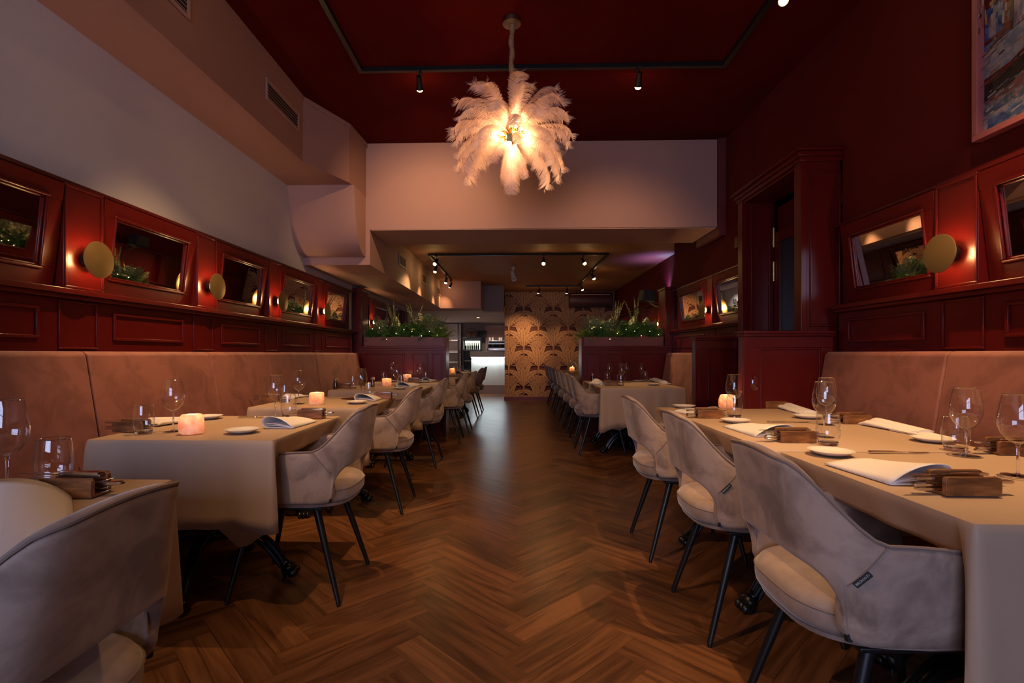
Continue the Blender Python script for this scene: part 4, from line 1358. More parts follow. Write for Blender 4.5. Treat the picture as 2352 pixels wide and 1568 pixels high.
# second left table
box(620, 921, 'on the bench half, second full left table')
tb(655, 923, 'at the bench side of the second full left table')
wg(686, 927, 'left of the square salt candle on the second full left table')
napB((668, 916), (708, 908), 'rolled white napkin at the bench side of the second full left table', 1)
salt(727, 928, 'squarish glowing salt candle holder on the second full left table', True)
plate(820, 926, 'near the aisle chair of the second full left table')
napA((885, 913), (862, 921), 'white folded napkin at the aisle side of the second full left table', -1, .15, .056, .026)
box(880, 915, 'on the aisle half, second full left table')
wg(830, 914, 'in the middle of the far edge of the second full left table')
tb(848, 914, 'behind the napkin of the second full left table')
knife(780, 914, 'lying at the far edge of the second full left table')
x, y = onz(812, 916, ZT)
mn = MB(); mn.box(-.08, -.055, 0, .08, .055, .006); mo = mn.build('menu_folder', 'menu', bevel=.001)
mo.location = (x, y, ZT); mo.rotation_euler = (0, 0, -.5); tag(mo, 'dark red menu folder lying on the second full left table', 'menu')
# third left table
box(790, 891, 'on the bench half, third left table')
tb(811, 892, 'at the bench side of the third left table')
salt(888, 886, 'small glowing salt candle holder on the third left table', True)
wg(912, 888, 'right of the salt candle on the third left table')
tb(922, 886, 'right of the salt candle on the third left table')
plate(919, 893, 'near the aisle side of the third left table')
napA((966, 884), (945, 890), 'white folded napkin at the aisle side of the third left table', -1, .15, .056, .026)
def pepper(px, py, l):
    x, y = onz(px, py, ZT)
    t = thing('pepper_mill', l, 'pepper mill', (x, y, ZT))
    MB().lathe([(.022, 0), (.024, .004), (.020, .03), (.022, .07), (.018, .078)], 20).build('body', 'darksteel', t)
    MB().lathe([(.019, .078), (.021, .082), (.021, .10), (.015, .106)], 20).build('cap', 'chrome', t)
pepper(771, 893, 'small dark pepper mill at the bench edge of the third left table')
pepper(856, 888, 'small dark pepper mill in the middle of the third left table')
# fourth left table
tb(881, 875, 'at the bench side of the table against the left divider')
wg(900, 874, 'left of the candle against the left divider')
salt(936, 874, 'glowing salt candle holder right against the left room divider panel', True)
wg(965, 875, 'right of the candle against the left divider')
tb(978, 875, 'right of the candle against the left divider')
plate(974, 878, 'near the aisle end of the table against the left divider')
napA((1006, 873), (990, 877), 'white folded napkin at the end of the table against the left divider', -1, .105)
plate(903, 876, 'behind the candle of the third table, against the left divider')
box(950, 877, 'on the table against the left divider')
# far left table by the bar
salt(1039, 856, 'glowing salt candle holder on the far left table before the bar')
wg(1042, 853, 'behind the candle on the far left table before the bar')
wg(1052, 854, 'right of the candle on the far left table before the bar')
tb(1059, 855, 'on the far left table before the bar')
napA((1074, 855), (1063, 859), 'white folded napkin, nearer one on the far left table before the bar', -1, .12, .05)
napA((1081, 852), (1072, 855), 'white folded napkin, farther one on the far left table before the bar', -1, .12, .05)

# long right table, aisle side
box(2212, 1132, 'nearest on the long right table', 0, 4, 1)
napA((1893, 1066), (2046, 1114), 'largest white folded napkin, nearest on the long right table', 1, .165, .056, .018)
plate(1908, 1044, 'left of the nearest folded napkin on the long right table')
tb(1902, 1021, 'on the aisle half of the long right table, before two wine glasses')
wg(1893, 1003, 'nearer of two seen one behind the other on the long right table')
wg(1898, 975, 'farther of two seen one behind the other on the long right table')
knife(2067, 1040, 'lying behind the nearest folded napkin on the long right table')
box(1826, 1014, 'by the middle right-hand chair', 0)
napA((1660, 980), (1735, 1004), 'white folded napkin at the middle chair of the long right table', 1, .16, .054, .018)
plate(1690, 970, 'behind the middle napkin of the long right table')
knife(1812, 970, 'lying across the middle of the long right table')
wg(1686, 953, 'above a tumbler at the far chair of the long right table')
tb(1687, 958, 'at the far chair of the long right table, before the salt candle')
box(1628, 959, 'by the far right-table chair', 0)
napA((1545, 945), (1598, 956), 'white folded napkin at the far chair of the long right table', 1, .14, .052, .018)
plate(1571, 936, 'at the far corner of the long right table')
# long right table, bench side
salt(1670, 936, 'round salt candle holder at the far end of the long right table')
wg(1728, 937, 'tallest looking at the far end of the long right table')
tb(1745, 936, 'right of the far-end wine glass of the long right table')
box(1778, 937, 'behind the far tumbler on the long right table', 0)
napB((1783, 935), (1872, 957), 'rolled white napkin, farther of two at the bench side of the long right table', 1)
plate(1855, 960, 'touching the farther rolled napkin on the long right table')
box(1962, 972, 'between the two rolled right-table napkins', 0)
napB((1982, 975), (2165, 1008), 'rolled white napkin, nearer and longer of two on the long right table', 1)
plate(2142, 1014, 'touching the nearer rolled napkin on the long right table')
tb(2195, 1034, 'left of the big bench-side wine glass on the long right table')
wg(2219, 1046, 'big and clear at the bench side of the long right table')
box(2322, 1041, 'at the right edge of the photo', 0)
wg(2338, 1092, 'cut off by the right edge of the photo')
# table before the right divider
box(1403, 885, 'on the front table before the right divider')
tb(1395, 876, 'at the aisle side of the table before the right divider')
wg(1400, 875, 'at the aisle side of the table before the right divider')
tb(1426, 886, 'at the front edge of the table before the right divider')
wg(1428, 879, 'left of the middle on the table before the right divider')
wg(1439, 874, 'in the middle of the table before the right divider')
wg(1473, 875, 'at the bench side of the table before the right divider')
tb(1482, 874, 'at the bench side of the table before the right divider')
napA((1374, 883), (1386, 880), 'white folded napkin on the table before the right divider', 1, .12)
napB((1462, 872), (1484, 874), 'rolled white napkin, farther one on the table before the right divider', 1)
napB((1493, 873), (1530, 881), 'rolled white napkin, nearer one on the table before the right divider', 1)
plate(1501, 884, 'beside the nearer rolled napkin before the right divider')
plate(1466, 876, 'at the bench side of the table before the right divider')
pepper(1361, 876, 'small silver pepper mill at the aisle corner of the table before the right divider')
# tables past the right divider
for k, (px, py) in enumerate(((1331, 858), (1322, 856), (1327, 852), (1316, 852), (1333, 851), (1311, 851))):
    wg(px, py, ['at the divider edge, nearest of the far right tables', 'second of the row on the far right tables', 'third of the row on the far right tables', 'fourth of the row on the far right tables',
                'close to the divider edge far back on the right', 'farthest left in the glowing row on the right'][k])
salt(1314, 852, 'candle holder glowing among the glasses past the right divider')

# ---------------- feather chandelier
def feather_mesh(ln, droop, curl):
    m = MB()
    def pos(t):
        a0 = .0
        # arc: straight out first, then curling down at the tip
        x = z = 0
        n = 24
        for i in range(int(n * t + .5)):
            u = i / n
            ang = -(droop * u + curl * max(0, u - .55) ** 1.6 * 5.0)
            x += math.cos(ang) * ln / n; z += math.sin(ang) * ln / n
        return x, z
    C = [pos(i / 24) for i in range(25)]
    def at(t):
        f = t * 24; i = min(int(f), 23); f -= i
        return (C[i][0] + (C[i + 1][0] - C[i][0]) * f, C[i][1] + (C[i + 1][1] - C[i][1]) * f)
    def tan(t):
        a, b = at(max(0, t - .03)), at(min(1, t + .03))
        v = Vector((b[0] - a[0], 0, b[1] - a[1])); return v.normalized()
    N = 110
    for lay in (0, 1):
        for i in range(N):
            t = .10 + .90 * i / N
            w = .078 * (.35 + .65 * min(1, (t - .06) / .45)) * (1 - .40 * (max(0, t - .82) / .18) ** 2)
            p = Vector((at(t)[0], 0, at(t)[1])); T = tan(t); nrm = T.cross(Vector((0, 1, 0)))
            for s in (-1, 1):
                L = w * R.uniform(.75, 1.08) * (1 if t < .9 else 1 - 4.5 * (t - .9))
                fw = R.uniform(.35, .75) * (1 if t < .8 else .7); sag = R.uniform(.3, .8) + .2 * lay
                prev = None; hw = .0016
                vs = []
                for k in range(5):
                    u = k / 4
                    q = p + Vector((0, s, 0)) * L * (u - .18 * u * u) + T * L * fw * u * (1 - .2 * u) - nrm * L * sag * .6 * u * u * (1 if nrm.z > 0 else -1) - Vector((0, 0, 1)) * L * sag * .5 * u ** 2.2
                    ww = hw * (1 - .55 * u)
                    vs += [q + T * ww, q - T * ww]
                m.add(vs, [(2 * k, 2 * k + 1, 2 * k + 3, 2 * k + 2) for k in range(4)])
    m.cur = 1
    m.tube([(at(i / 16)[0], 0, at(i / 16)[1]) for i in range(17)], [.0022 * (1 - .8 * i / 16) for i in range(17)], 5)
    return m
def chandelier():
    t = thing('feather_chandelier', 'big pink ostrich feather chandelier hanging by a gold cord from the dark red ceiling', 'chandelier', (-.022, 3.32, 0))
    MB().lathe([(.052, ZC), (.052, ZC - .028), (.060, ZC - .030), (.060, ZC - .036), (.02, ZC - .040)], 32).build('ceiling_canopy', 'chrome', t)
    pts = [(.004 * math.sin(i * 1.3), .003 * math.sin(i * 1.9), ZC - .04 - i * (ZC - .04 - 2.62) / 22) for i in range(23)]
    MB().tube(pts, [.017 + .003 * math.sin(i * 2.1) for i in range(23)], 12).build('ruched_cord', 'goldfabric', t)
    z0 = 2.555
    b = MB(); b.lathe([(.01, z0 + .07), (.03, z0 + .065), (.05, z0 + .03), (.055, z0), (.05, z0 - .03), (.032, z0 - .052), (.006, z0 - .056)], 24)
    b.build('core', 'gold', t)
    p = MB(); p.T = Matrix.Translation((.012, -.105, z0 - .058)) @ Matrix.Rotation(math.radians(-62), 4, 'X') @ Matrix.Rotation(math.radians(0), 4, 'Z')
    p.prism([(-.043, -.022), (-.043, .022), (.02, .030), (.038, .020), (.043, .004), (.036, -.018), (.02, -.026)], 'z', -.001, .001)
    pl = p.build('name_plate', 'gold', t, smooth=False)
    cu = bpy.data.curves.new('ce', 'FONT'); cu.body = 'CE'; cu.size = .016; cu.align_x = 'CENTER'; cu.align_y = 'CENTER'; cu.extrude = .0003
    tmp = bpy.data.objects.new('ce_tmp', cu); COL.objects.link(tmp)
    me = bpy.data.meshes.new_from_object(tmp.evaluated_get(bpy.context.evaluated_depsgraph_get())); bpy.data.objects.remove(tmp)
    me.materials.clear(); me.materials.append(M['black'])
    lt = bpy.data.objects.new('plate_marking', me); COL.objects.link(lt); lt.parent = pl
    lt.matrix_local = p.T @ Matrix.Translation((-.022, 0, .0016)) @ Matrix.Rotation(pi / 2, 4, 'Z')
    if lt.matrix_local.to_3x3() @ Vector((0, 0, 1)) @ Vector((0, -1, 0)) < 0:
        lt.matrix_local = p.T @ Matrix.Translation((-.022, 0, -.0016)) @ Matrix.Rotation(pi, 4, 'X') @ Matrix.Rotation(pi / 2, 4, 'Z')
    variants = [feather_mesh(.44, .75, 1.0), feather_mesh(.48, 1.15, .7), feather_mesh(.42, .12, .25), feather_mesh(.45, .95, 1.3)]
    objs = []
    for v in variants:
        o = v.build('ostrich_feather', ['feather', 'quill'], t, fix=False, angle=180); objs.append([o, False])
    def put(vi, az, el, sc=1.0, roll=0.0):
        o, used = objs[vi]
        if used:
            o = o.copy(); COL.objects.link(o); o.parent = t
        objs[vi][1] = True
        a, e = math.radians(az), math.radians(el)
        d = Vector((math.cos(e) * math.cos(a), math.cos(e) * math.sin(a), math.sin(e)))
        mt = Matrix.Rotation(a, 4, 'Z') @ Matrix.Rotation(-e, 4, 'Y') @ Matrix.Rotation(math.radians(roll), 4, 'X')
        mt.translation = Vector((0, 0, z0)) + d * .045
        o.matrix_local = mt @ Matrix.Scale(sc, 4)
    for k in range(6): put(0, 40 + k * 60, 68 - 4 * (k % 2), .92)
    for k in range(8): put([0, 3][k % 2], 15 + k * 45, 46 + 5 * (k % 3), .95)
    for k in range(10): put([0, 1, 3][k % 3], 5 + k * 36, 26 + 4 * (k % 2), .95)
    for k in range(10): put([1, 0][k % 2], 22 + k * 36, 6 + 5 * (k % 2), .92)
    for a, e, s, v in ((200, -14, 1.0, 1), (160, -10, .9, 1), (-8, -12, .95, 1), (-35, -10, .95, 1), (30, -15, .9, 1), (228, -42, .66, 2), (105, -40, .62, 2), (60, -42, .62, 2), (-78, -5, .5, 3)):
        put(v, a, e, s)
    put(2, -90, -86, .82)
    blb = MB().ball((0, 0, 0), .012, 12, 8, (1, 1, 1.5)).build('bulb', 'bulb', t)
    first = True
    for az, el in ((205, -18), (165, 5), (-30, -22), (15, 0), (-100, -48), (80, -10), (120, 20), (-75, 12)):
        a, e = math.radians(az), math.radians(el)
        o = blb if first else blb.copy()
        if not first: COL.objects.link(o); o.parent = t
        first = False
        o.location = (.115 * math.cos(e) * math.cos(a), .115 * math.cos(e) * math.sin(a), z0 + .115 * math.sin(e))
        lm = lamp('bulb_light', 'POINT', o.location, 6.0, (1, .60, .26), t, .016)
        arm = MB().tube([(0, 0, z0), o.location * .85 + Vector((0, 0, z0 * .15))], .006, 8).build('bulb_arm', 'gold', t)
chandelier()
# ---------------- track lights
def track(name, label, runs):
    t = thing(name, label, 'track light rail')
    for (a, b) in runs:
        m = MB()
        a, b = Vector(a), Vector(b)
        if abs(a.x - b.x) > abs(a.y - b.y): m.box(min(a.x, b.x) - .017, a.y - .017, a.z - .034, max(a.x, b.x) + .017, a.y + .017, a.z)
        else: m.box(a.x - .017, min(a.y, b.y) + .017, a.z - .034, a.x + .017, max(a.y, b.y) - .017, a.z)
        m.build('rail', 'black_metal', t, bevel=.002)
    return t
ZF = ZC
FT = 3.86
track('ceiling_track', 'black lighting track framing the dark red front ceiling', [((-1.19, FT, ZF), (1.58, FT, ZF)), ((-1.19, FT, ZF), (-1.19, -1.0, ZF)), ((1.58, FT, ZF), (1.58, -1.0, ZF))])
ZK = ZB
track('ceiling_track', 'black lighting track on the brown ceiling of the back room', [((-1.27, 7.45, ZK), (1.36, 7.45, ZK)), ((1.36, 7.45, ZK), (1.36, 10.95, ZK)), ((1.36, 10.95, ZK), (.25, 10.95, ZK)), ((-1.27, 7.45, ZK), (-1.27, 10.1, ZK))])
def spot_proto(white=False):
    t = thing('track_spotlight', 'spot', 'spotlight')
    mt = 'white_plastic' if white else 'black_metal'
    MB().box(-.016, -.045, -.016, .016, .045, 0).build('adapter', mt, t, bevel=.003)
    MB().tube([(0, 0, -.016), (0, 0, -.075)], .006, 10).build('arm', mt, t)
    return t
def spot(x, y, z, aim, label, e=18, on=True, group='track spotlights', ang=1.0, white=False, col=(1, .60, .26)):
    t = spot_proto(white); t.location = (x, y, z)
    if white: t.scale = (1.7, 1.7, 1.7)
    tag(t, label, 'spotlight', group)
    d = Vector(aim).normalized()
    q = d.to_track_quat('-Z', 'Y').to_matrix().to_4x4()
    q.translation = Vector((0, 0, -.085))
    h = MB(); h.T = q
    h.lathe([(.018, .05), (.020, .048), (.021, .0), (.027, -.035), (.029, -.05), (.026, -.05), (.022, -.042), (.004, -.040)], 24)
    h.build('lamp_head', 'white_plastic' if white else 'black_metal', t)
    if on:
        g = MB(); g.T = q; g.lathe([(.023, -.044), (.0235, -.056), (.020, -.064), (.010, -.070), (.002, -.071)], 20); g.build('lens', 'spot_on', t)
        lamp('spot_beam', 'SPOT', q @ Vector((0, 0, -.075)), e, col, t, .02, angle=ang, blend=.9, aim=d)
    return t
zf, zk = ZF - .034, ZK - .034
# front room
spot(-.735, FT, zf, (-.10, 1, -.62), 'lit black spotlight on the front track left of the chandelier', 42, ang=1.8)
spot(.94, FT, zf, (.05, .9, -.95), 'lit black spotlight on the front track right of the chandelier', 24, ang=1.6)
spot(1.58, 3.02, zf, (-.39, -.75, -.6), 'spotlight with the brightest flare at the upper right, shining at the viewer', 26, ang=1.0)
spot(-1.19, 2.62, zf, (-.20, .22, -1), 'spotlight on the left arm of the front track, above the photo', 130, ang=1.25)
spot(-1.19, .7, zf, (.45, .55, -1), 'nearer spotlight on the left arm of the front track, above the photo', 85, ang=1.1)
spot(1.58, 1.7, zf, (.05, .12, -1), 'spotlight on the right arm of the front track, above the photo', 135, ang=1.3)
spot(1.58, .3, zf, (-.5, 1.15, -1), 'nearer spotlight on the right arm of the front track, above the photo', 80, ang=1.0)
# back room
spot(-1.17, 7.45, zk, (-.32, -.62, -.85), 'flaring spotlight at the left corner of the back track', 40, ang=1.2)
spot(-1.27, 8.05, zk, (-.22, -.1, -1), 'spotlight second along the left arm of the back track', 24, ang=1.3)
spot(-1.27, 9.3, zk, (-.22, .1, -1), 'spotlight third along the left arm of the back track', 24, ang=1.3)
spot(-1.27, 9.95, zk, (-.5, .6, -.9), 'spotlight last along the left arm of the back track', 10, ang=1.2)
spot(.42, 7.45, zk, (-.05, -.6, -.9), 'flaring spotlight in the middle of the front rail of the back track', 12, ang=1.2)
spot(1.0, 7.45, zk, (.42, -.5, -.9), 'spotlight near the right corner of the back track front rail', 44, ang=1.2)
spot(1.36, 8.9, zk, (.5, -.1, -1), 'spotlight midway along the right arm of the back track', 32, ang=1.3)
spot(1.36, 10.4, zk, (.5, .3, -1), 'spotlight at the far end of the right arm of the back track', 30, ang=1.3)
spot(.52, 10.95, zk, (-.30, .75, -.85), 'left spotlight of the pair shining on the banana leaf wallpaper', 70, ang=1.1)
spot(1.12, 10.95, zk, (-.05, .7, -1.0), 'right spotlight of the pair shining on the banana leaf wallpaper', 22, ang=1.0)
spot(-.03, 8.65, ZK, (.25, -.5, -1), 'unlit white spotlight alone in the middle of the brown ceiling', on=False, white=True, group='ceiling fittings')

# ---------------- vents
def vent(x, y0, y1, z0, z1, label):
    t = thing('air_vent', label, 'vent', (x, y0, z0))
    w, h = y1 - y0, z1 - z0
    MB().frame('x', 0, 0, w, 0, h, .022, .010).build('vent_frame', 'vent', t, bevel=.002)
    MB().box(0, .02, .02, .002, w - .02, h - .02).build('vent_backing', 'vent_dark', t, smooth=False)
    n = 5
    for k in range(n):
        z = .02 + (h - .04) * (k + .5) / n
        m = MB(); m.add([(.002, .02, z + .006), (.008, .02, z - .004), (.008, w - .02, z - .004), (.002, w - .02, z + .006),
                         (.003, .02, z + .0075), (.009, .02, z - .0025), (.009, w - .02, z - .0025), (.003, w - .02, z + .0075)],
                        [(0, 1, 2, 3), (7, 6, 5, 4), (0, 4, 5, 1), (1, 5, 6, 2), (2, 6, 7, 3), (3, 7, 4, 0)])
        m.build('slat', 'vent', t, smooth=False)
vent(-1.813, 3.62, 4.18, 2.97, 3.13, 'long wall vent near the bend of the ceiling duct')
vent(-1.813, 2.02, 2.76, 2.97, 3.13, 'wall vent at the upper left, cut off by the top of the photo')
for k, (y, l) in enumerate(((6.55, 'nearest small vent in the low soffit of the back room'), (8.15, 'middle small vent in the low soffit of the back room'), (9.75, 'farthest small vent in the low soffit of the back room'))):
    vent(-1.518, y, y + .42, 2.28, 2.44, l)

# ---------------- speaker with coloured wash, air conditioner, little box
t = thing('wall_speaker', 'black loudspeaker high on the dark red wall above the right ferns', 'speaker', (XR2 - .02, 8.3, 1.93))
s = MB(); s.T = Matrix.Rotation(.15, 4, 'Z') @ Matrix.Rotation(.12, 4, 'Y')
s.box(-.31, -.11, .0, -.11, .11, .19); s.build('cabinet', 'speaker', t, bevel=.012)
s2 = MB(); s2.T = s.T; s2.box(-.316, -.10, .015, -.308, .10, .175); s2.build('grille', 'black', t)
MB().tube([(0, 0, -.05), (-.06, 0, -.03), (-.16, 0, .03)], .016, 8).build('bracket', 'black_metal', t)
t = thing('colour_wash_light', 'small lamp throwing violet and blue light on the wall beside the speaker', 'lamp', (XR2 - .02, 7.80, 2.02))
MB().lathe([(.022, -.05), (.024, -.045), (.024, .01), (.02, .012)], 16, (-.05, 0, 0)).build('lamp_body', 'black_metal', t)
MB().box(-.05, -.01, -.04, .0, .01, -.02).build('bracket', 'black_metal', t)
MB().lathe([(.018, .012), (.002, .016)], 16, (-.05, 0, 0)).build('lens', EM('violet_lens', (.35, .25, 1), 14), t)
lamp('violet_beam', 'SPOT', (-.05, 0, .025), 11, (.36, .22, 1), t, .015, angle=1.9, blend=1, aim=(-.12, .15, 1))
lamp('cyan_beam', 'SPOT', (-.04, -.02, .025), 7, (.05, .55, 1), t, .01, angle=1.0, blend=1, aim=(.12, -.12, 1))

t = thing('air_conditioner', 'dark red wall unit high on the wallpaper at the right', 'air conditioner', (1.78, YW - .004, 2.22))
a = MB(); a.prism([(0, 0), (0, .34), (-.20, .34), (-.23, .28), (-.23, .08), (-.19, 0)], 'x', -.50, .50); a.build('housing', 'ac_red', t, bevel=.01)
MB().box(-.47, -.236, .275, .44, -.215, .29).build('top_lip', 'ac_trim', t, bevel=.003)
MB().box(-.46, -.215, .02, .46, -.205, .045).build('air_flap', 'black', t)
t = MB().box(0, -.04, 0, .035, .04, .11).build('alarm_box', 'ac_red', bevel=.006)
t.location = (XR - .034, 4.9, 2.13); tag(t, 'small red box on the dark wall left of the door surround', 'wall box')

# ---------------- painting
def painting():
    t = thing('canal_painting', 'thickly painted colourful town scene in a pink frame at the upper right', 'painting', (XR - .005, 2.385, 2.09))
    w, h = 1.0, .95
    MB().frame('x', 0, -w, 0, 0, h, .028, -.045).build('picture_frame', 'frame_pink', t, bevel=.002)
    mats = []
    def pm(n, c, c2): mats.append(P('oil_paint_' + n, tuple(q * .6 for q in c), .35, var=tuple(q * .6 for q in c2), scale=22, detail=9, bump=1.0, bscale=38, lo=.44, hi=.56))
    pm('brown', (.10, .055, .045), (.20, .13, .12)); pm('lilac', (.30, .20, .30), (.45, .36, .40)); pm('blue', (.05, .10, .30), (.16, .26, .45))
    pm('red', (.22, .012, .015), (.10, .01, .02)); pm('dark', (.012, .010, .012), (.05, .03, .03)); pm('pale', (.50, .44, .44), (.25, .28, .36))
    pm('pink', (.36, .13, .11), (.25, .12, .12)); pm('sky', (.22, .26, .16), (.30, .20, .08)); pm('water', (.10, .15, .22), (.35, .33, .35))
    m = MB(); lay = [-.012]
    def pg(mi, *p):
        """y measured from the left edge of the canvas toward the viewer, z up"""
        m.cur = mi; lay[0] -= .00006
        q = clip_poly([(a, b) for a, b in p], .02, w - .02, .02, h - .02)
        if len(q) > 2: m.add([(lay[0], -a, b) for a, b in q], [tuple(range(len(q)))])
    m.cur = 0; m.add([(-.012, -w + .02, .02), (-.012, -.02, .02), (-.012, -.02, h - .02), (-.012, -w + .02, h - .02)], [(0, 1, 2, 3)])
    pg(7, (0, .78), (0, h), (w, h), (w, .9), (.4, .86), (.15, .82))
    pg(8, (0, 0), (w, 0), (w, .30), (.5, .24), (.2, .2), (0, .18))
    pg(6, (0, .16), (.3, .16), (.7, .24), (w, .25), (w, .33), (.5, .30), (0, .2))
    pg(5, (0, .03), (.2, .06), (.5, .12), (w, .14), (w, .19), (.6, .17), (.2, .12), (0, .10))
    pg(2, (.04, .04), (.22, .06), (.18, .10), (.05, .08)); pg(2, (.3, .07), (.8, .10), (.75, .13), (.35, .10))
    pg(3, (0, .24), (.4, .27), (w, .36), (w, .46), (.45, .40), (.2, .32), (0, .29))
    pg(4, (0, .17), (.12, .18), (.38, .30), (.45, .44), (.40, .45), (.30, .33), (.1, .25), (0, .24))
    pg(5, (0, .27), (.15, .29), (.30, .36), (.38, .44), (.25, .44), (.10, .41), (0, .39))
    pg(2, (0, .39), (.14, .42), (.26, .45), (.2, .46), (0, .42))
    for k in range(6):
        a = .0 + k * .165; wd = .15; z0 = .42 + k * .012; z1 = .64 + .03 * (k % 3)
        pg([3, 1, 0, 1, 2, 0][k], (a, z0), (a + wd, z0 + .01), (a + wd, z1), (a, z1))
        pg([2, 5, 1, 6, 5, 1][k], (a + .03, z0 + .02), (a + .12, z0 + .03), (a + .115, z1 - .05), (a + .035, z1 - .06))
        pg([1, 6, 5, 0, 1, 6][k], (a + .05, z0 + .03), (a + .085, z0 + .03), (a + .08, z1 - .09), (a + .05, z1 - .1))
        pg([5, 4, 0, 0, 4, 0][k], (a - .01, z1), (a + wd, z1), (a + wd * .5, z1 + .13))
        pg([0, 5, 1, 4, 0, 1][k], (a + .03, z1 + .01), (a + .08, z1 + .01), (a + .07, z1 + .08))
        pg(4, (a + wd, z0), (a + wd + .012, z0), (a + wd + .012, z1 + .05), (a + wd, z1 + .04))
    for k in range(520):
        a, b = R.uniform(.02, .95), R.uniform(.03, .90); s1 = R.uniform(.01, .055); s2 = R.uniform(.003, .010)
        mi = R.choice([5, 8, 6, 2]) if b < .3 else R.choice([0, 1, 3, 4, 5, 6])
        if b < .4: pg(mi, (a, b), (a + s1, b + .3 * s1), (a + s1, b + .3 * s1 + s2), (a, b + s2))
        else: pg(mi, (a, b), (a + s2, b), (a + s2 * 1.2, b + s1), (a, b + s1))
    m.build('canvas', mats, t, smooth=False, fix=True)
painting()

# ---------------- bar
def bar():
    yb = 14.0
    t = thing('bar_counter', 'white ribbed bar counter with a glowing light strip under its grey top', 'bar counter', (0, yb, 0))
    x0, x1 = -1.22, -.26
    MB().box(x0 - .03, -.05, 1.03, x1, .60, 1.19).build('counter_top', 'bar_top', t, bevel=.004)
    b = MB(); b.box(x0, .02, .25, x1, .56, 1.03)
    n = 42
    for k in range(n):
        x = x0 + (x1 - x0) * (k + .5) / n
        b.lathe([(.0105, .25), (.0105, 1.03)], 8, (x, .018, 0))
    b.build('ribbed_front', 'ribbed', t)
    MB().box(x0 + .01, .01, .0, x1, .5, .25).build('kick_board', 'kick', t, smooth=False)
    MB().box(x0, -.035, 1.012, x1, -.015, 1.029).build('light_strip', 'led_white', t, smooth=False)
    lamp('strip_light', 'AREA', ((x0 + x1) / 2, -.06, 1.0), 4, (.80, .95, 1), t, sx=x1 - x0, sy=.03, aim=(0, -.45, -1))
    t = thing('bottle_fridge', 'tall black fridge with a lit glass door behind the bar', 'fridge', (-1.55, 14.85, 0))
    f = MB(); f.box(0, .30, 0, .55, .55, 1.60).box(0, 0, 0, .03, .30, 1.6).box(.52, 0, 0, .55, .30, 1.6).box(.03, 0, 1.52, .52, .30, 1.6).box(.03, 0, 0, .52, .30, .1)
    f.box(.03, 0, .62, .52, .30, .66)
    f.build('cabinet', 'fridge', t, bevel=.004)
    for z in (.9, 1.22): MB().box(.03, .03, z, .52, .30, z + .015).build('shelf', 'chrome', t, smooth=False)
    MB().box(.05, .285, 1.25, .50, .295, 1.5).build('lit_interior', EM('fridge_glow', (.75, .8, .62), .9), t, smooth=False)
    for k in range(7):
        z = MB(); z.lathe([(.026, 0), (.027, .10), (.012, .15), (.012, .20)], 12)
        o = z.build('wine_bottle', 'green_glass'); o.location = (-1.55 + .09 + .062 * k, 14.97, 1.2352); tag(o, 'dark bottle in a row at the lit fridge shelf', 'bottle', 'bottles in the fridge')
    t = thing('wicker_basket', 'brown wicker basket on top of the black fridge', 'basket', (-1.32, 15.1, 1.602))
    MB().lathe([(.10, 0), (.13, .01), (.15, .18), (.155, .19), (.145, .19), (.12, .03), (.01, .02)], 24).build('basket_body', 'wicker', t)
    MB().tube([(.15 * math.cos(a), 0, .18 + .09 * math.sin(a)) for a in [pi * i / 12 for i in range(13)]], .008, 8).build('basket_handle', 'wicker', t)
    t = MB().box(0, 0, 0, .28, .03, .22).build('picture_board', 'black'); t.location = (-1.14, 15.3, 1.602); tag(t, 'dark board leaning beside the wicker basket on the fridge', 'board')
    t = thing('back_bar_cabinet', 'low dark cabinet behind the bar carrying the coffee machine', 'cabinet', (-.98, 14.98, 0))
    MB().box(0, 0, 0, .69, .5, 1.15).build('cabinet_body', 'bar_wall', t, bevel=.004)
    MB().box(-.01, -.02, 1.15, .70, .5, 1.18).build('cabinet_top', 'bar_top', t, bevel=.003)
    t = thing('coffee_machine', 'chrome and black espresso machine behind the bar', 'coffee machine', (-.80, 15.0, 1.18))
    c = MB(); c.box(0, .08, .03, .52, .42, .12).box(0, .0, .03, .52, .30, .07).box(0, .02, .22, .52, .42, .33)
    c.build('machine_body', 'chrome', t, bevel=.008)
    c = MB(); c.box(.0, .20, .10, .52, .40, .23).box(.02, .0, .25, .50, .022, .31); c.build('machine_panel', 'black', t, bevel=.004)
    for x in (.14, .36):
        c = MB(); c.lathe([(.03, .16), (.03, .22)], 14, (x, .09, 0)); c.tube([(x, .08, .175), (x, -.06, .165)], .011, 8); c.build('group_head', 'darksteel', t)
    for x in (.03, .49):
        MB().lathe([(.015, 0), (.015, .03)], 10, (x, .2, 0)).build('foot', 'black', t)
    for k, x in enumerate((-.76, -.67, -.46, -.40)):
        z = MB(); z.lathe([(.028, 0), (.034, .09), (.031, .092), (.024, .006), (.003, .005)], 16)
        o = z.build('stacked_cup', 'porcelain' if k > 1 else 'bar_white'); o.location = (x, 15.14, 1.512); tag(o, 'pale cup standing on top of the espresso machine', 'cup', 'cups on the espresso machine')
    t = thing('wall_panel_frame', 'large brown panel in a thin pale frame on the wall behind the bar', 'panel', (-.90, YBAR - .03, 1.20))
    MB().box(0, .01, 0, .62, .025, .78).build('panel_board', 'soffit', t, smooth=False)
    MB().frame('y', .01, 0, .62, 0, .78, .02, -.015).build('panel_frame', 'bar_white', t)
    # white shelving niche on the left
    t = thing('wall_shelf_unit', 'pale open shelving left of the fridge', 'shelf', (-2.2, 14.6, 0))
    MB().box(0, .75, 0, .55, .77, 2.03).build('back_panel', 'bar_white', t, smooth=False)
    for z in (.55, .85, 1.15, 1.5): MB().box(0, .35, z, .52, .75, z + .03).build('shelf_board', 'bar_white', t, bevel=.002)
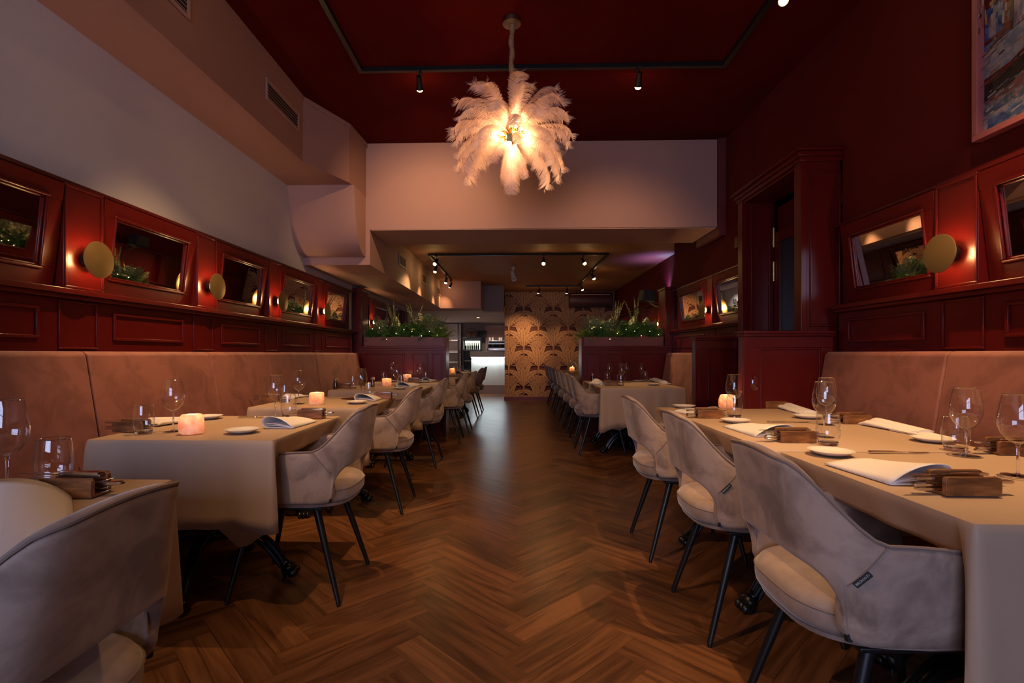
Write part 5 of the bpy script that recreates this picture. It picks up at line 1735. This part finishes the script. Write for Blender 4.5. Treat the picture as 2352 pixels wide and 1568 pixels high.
    MB().box(.50, .33, 0, .53, .36, 2.03).build('upright', 'black_metal', t, smooth=False)
    for k in range(3):
        z = MB(); z.lathe([(.05, 0), (.10, .02), (.102, .026), (.04, .008), (.003, .006)], 20)
        o = z.build('bowl', 'porcelain'); o.location = (-2.05 + .15 * k, 15.1, 1.182); tag(o, 'white bowl on the pale shelving beside the fridge', 'bowl', 'bowls on the shelving')
    t = thing('ceiling_downlight', 'small round downlight in the low ceiling before the bar', 'downlight', (-.95, 13.0, 2.06))
    MB().lathe([(.05, 0), (.05, -.008), (.04, -.010), (.038, -.002)], 20).build('rim', 'bar_white', t)
    MB().lathe([(.038, -.003), (.002, -.004)], 20).build('lens', 'spot_on', t)
    lamp('downlight_beam', 'SPOT', (0, 0, -.02), 22, (1, .82, .62), t, .03, angle=2.4, blend=.8, aim=(0, 0, -1))
    t = thing('ceiling_downlight', 'downlight over the back of the bar, hidden behind the bulkhead', 'downlight', (-.7, 14.75, 2.06))
    MB().lathe([(.05, 0), (.05, -.008), (.04, -.010), (.038, -.002)], 20).build('rim', 'bar_white', t)
    lamp('downlight_beam', 'SPOT', (0, 0, -.02), 16, (1, .85, .7), t, .03, angle=2.4, blend=.8, aim=(0, 0, -1))
    t = thing('ceiling_downlight', 'downlight over the shelving left of the bar, behind the divider', 'downlight', (-1.8, 14.5, 2.06))
    MB().lathe([(.05, 0), (.05, -.008), (.04, -.010), (.038, -.002)], 20).build('rim', 'bar_white', t)
    lamp('downlight_beam', 'SPOT', (0, 0, -.02), 26, (1, .9, .8), t, .03, angle=2.4, blend=.8, aim=(0, 0, -1))
bar()

# ---------------- daylight through the street window behind the camera
lamp('window_daylight', 'AREA', (-.75, YF - .25, 1.65), 68, (.56, .65, 1.0), None, sx=2.6, sy=1.7, aim=(.1, 1, -.12))
wd = bpy.data.worlds.new('world'); SC.world = wd; wd.use_nodes = True
wd.node_tree.nodes['Background'].inputs[0].default_value = (.35, .45, .7, 1)
wd.node_tree.nodes['Background'].inputs[1].default_value = .4
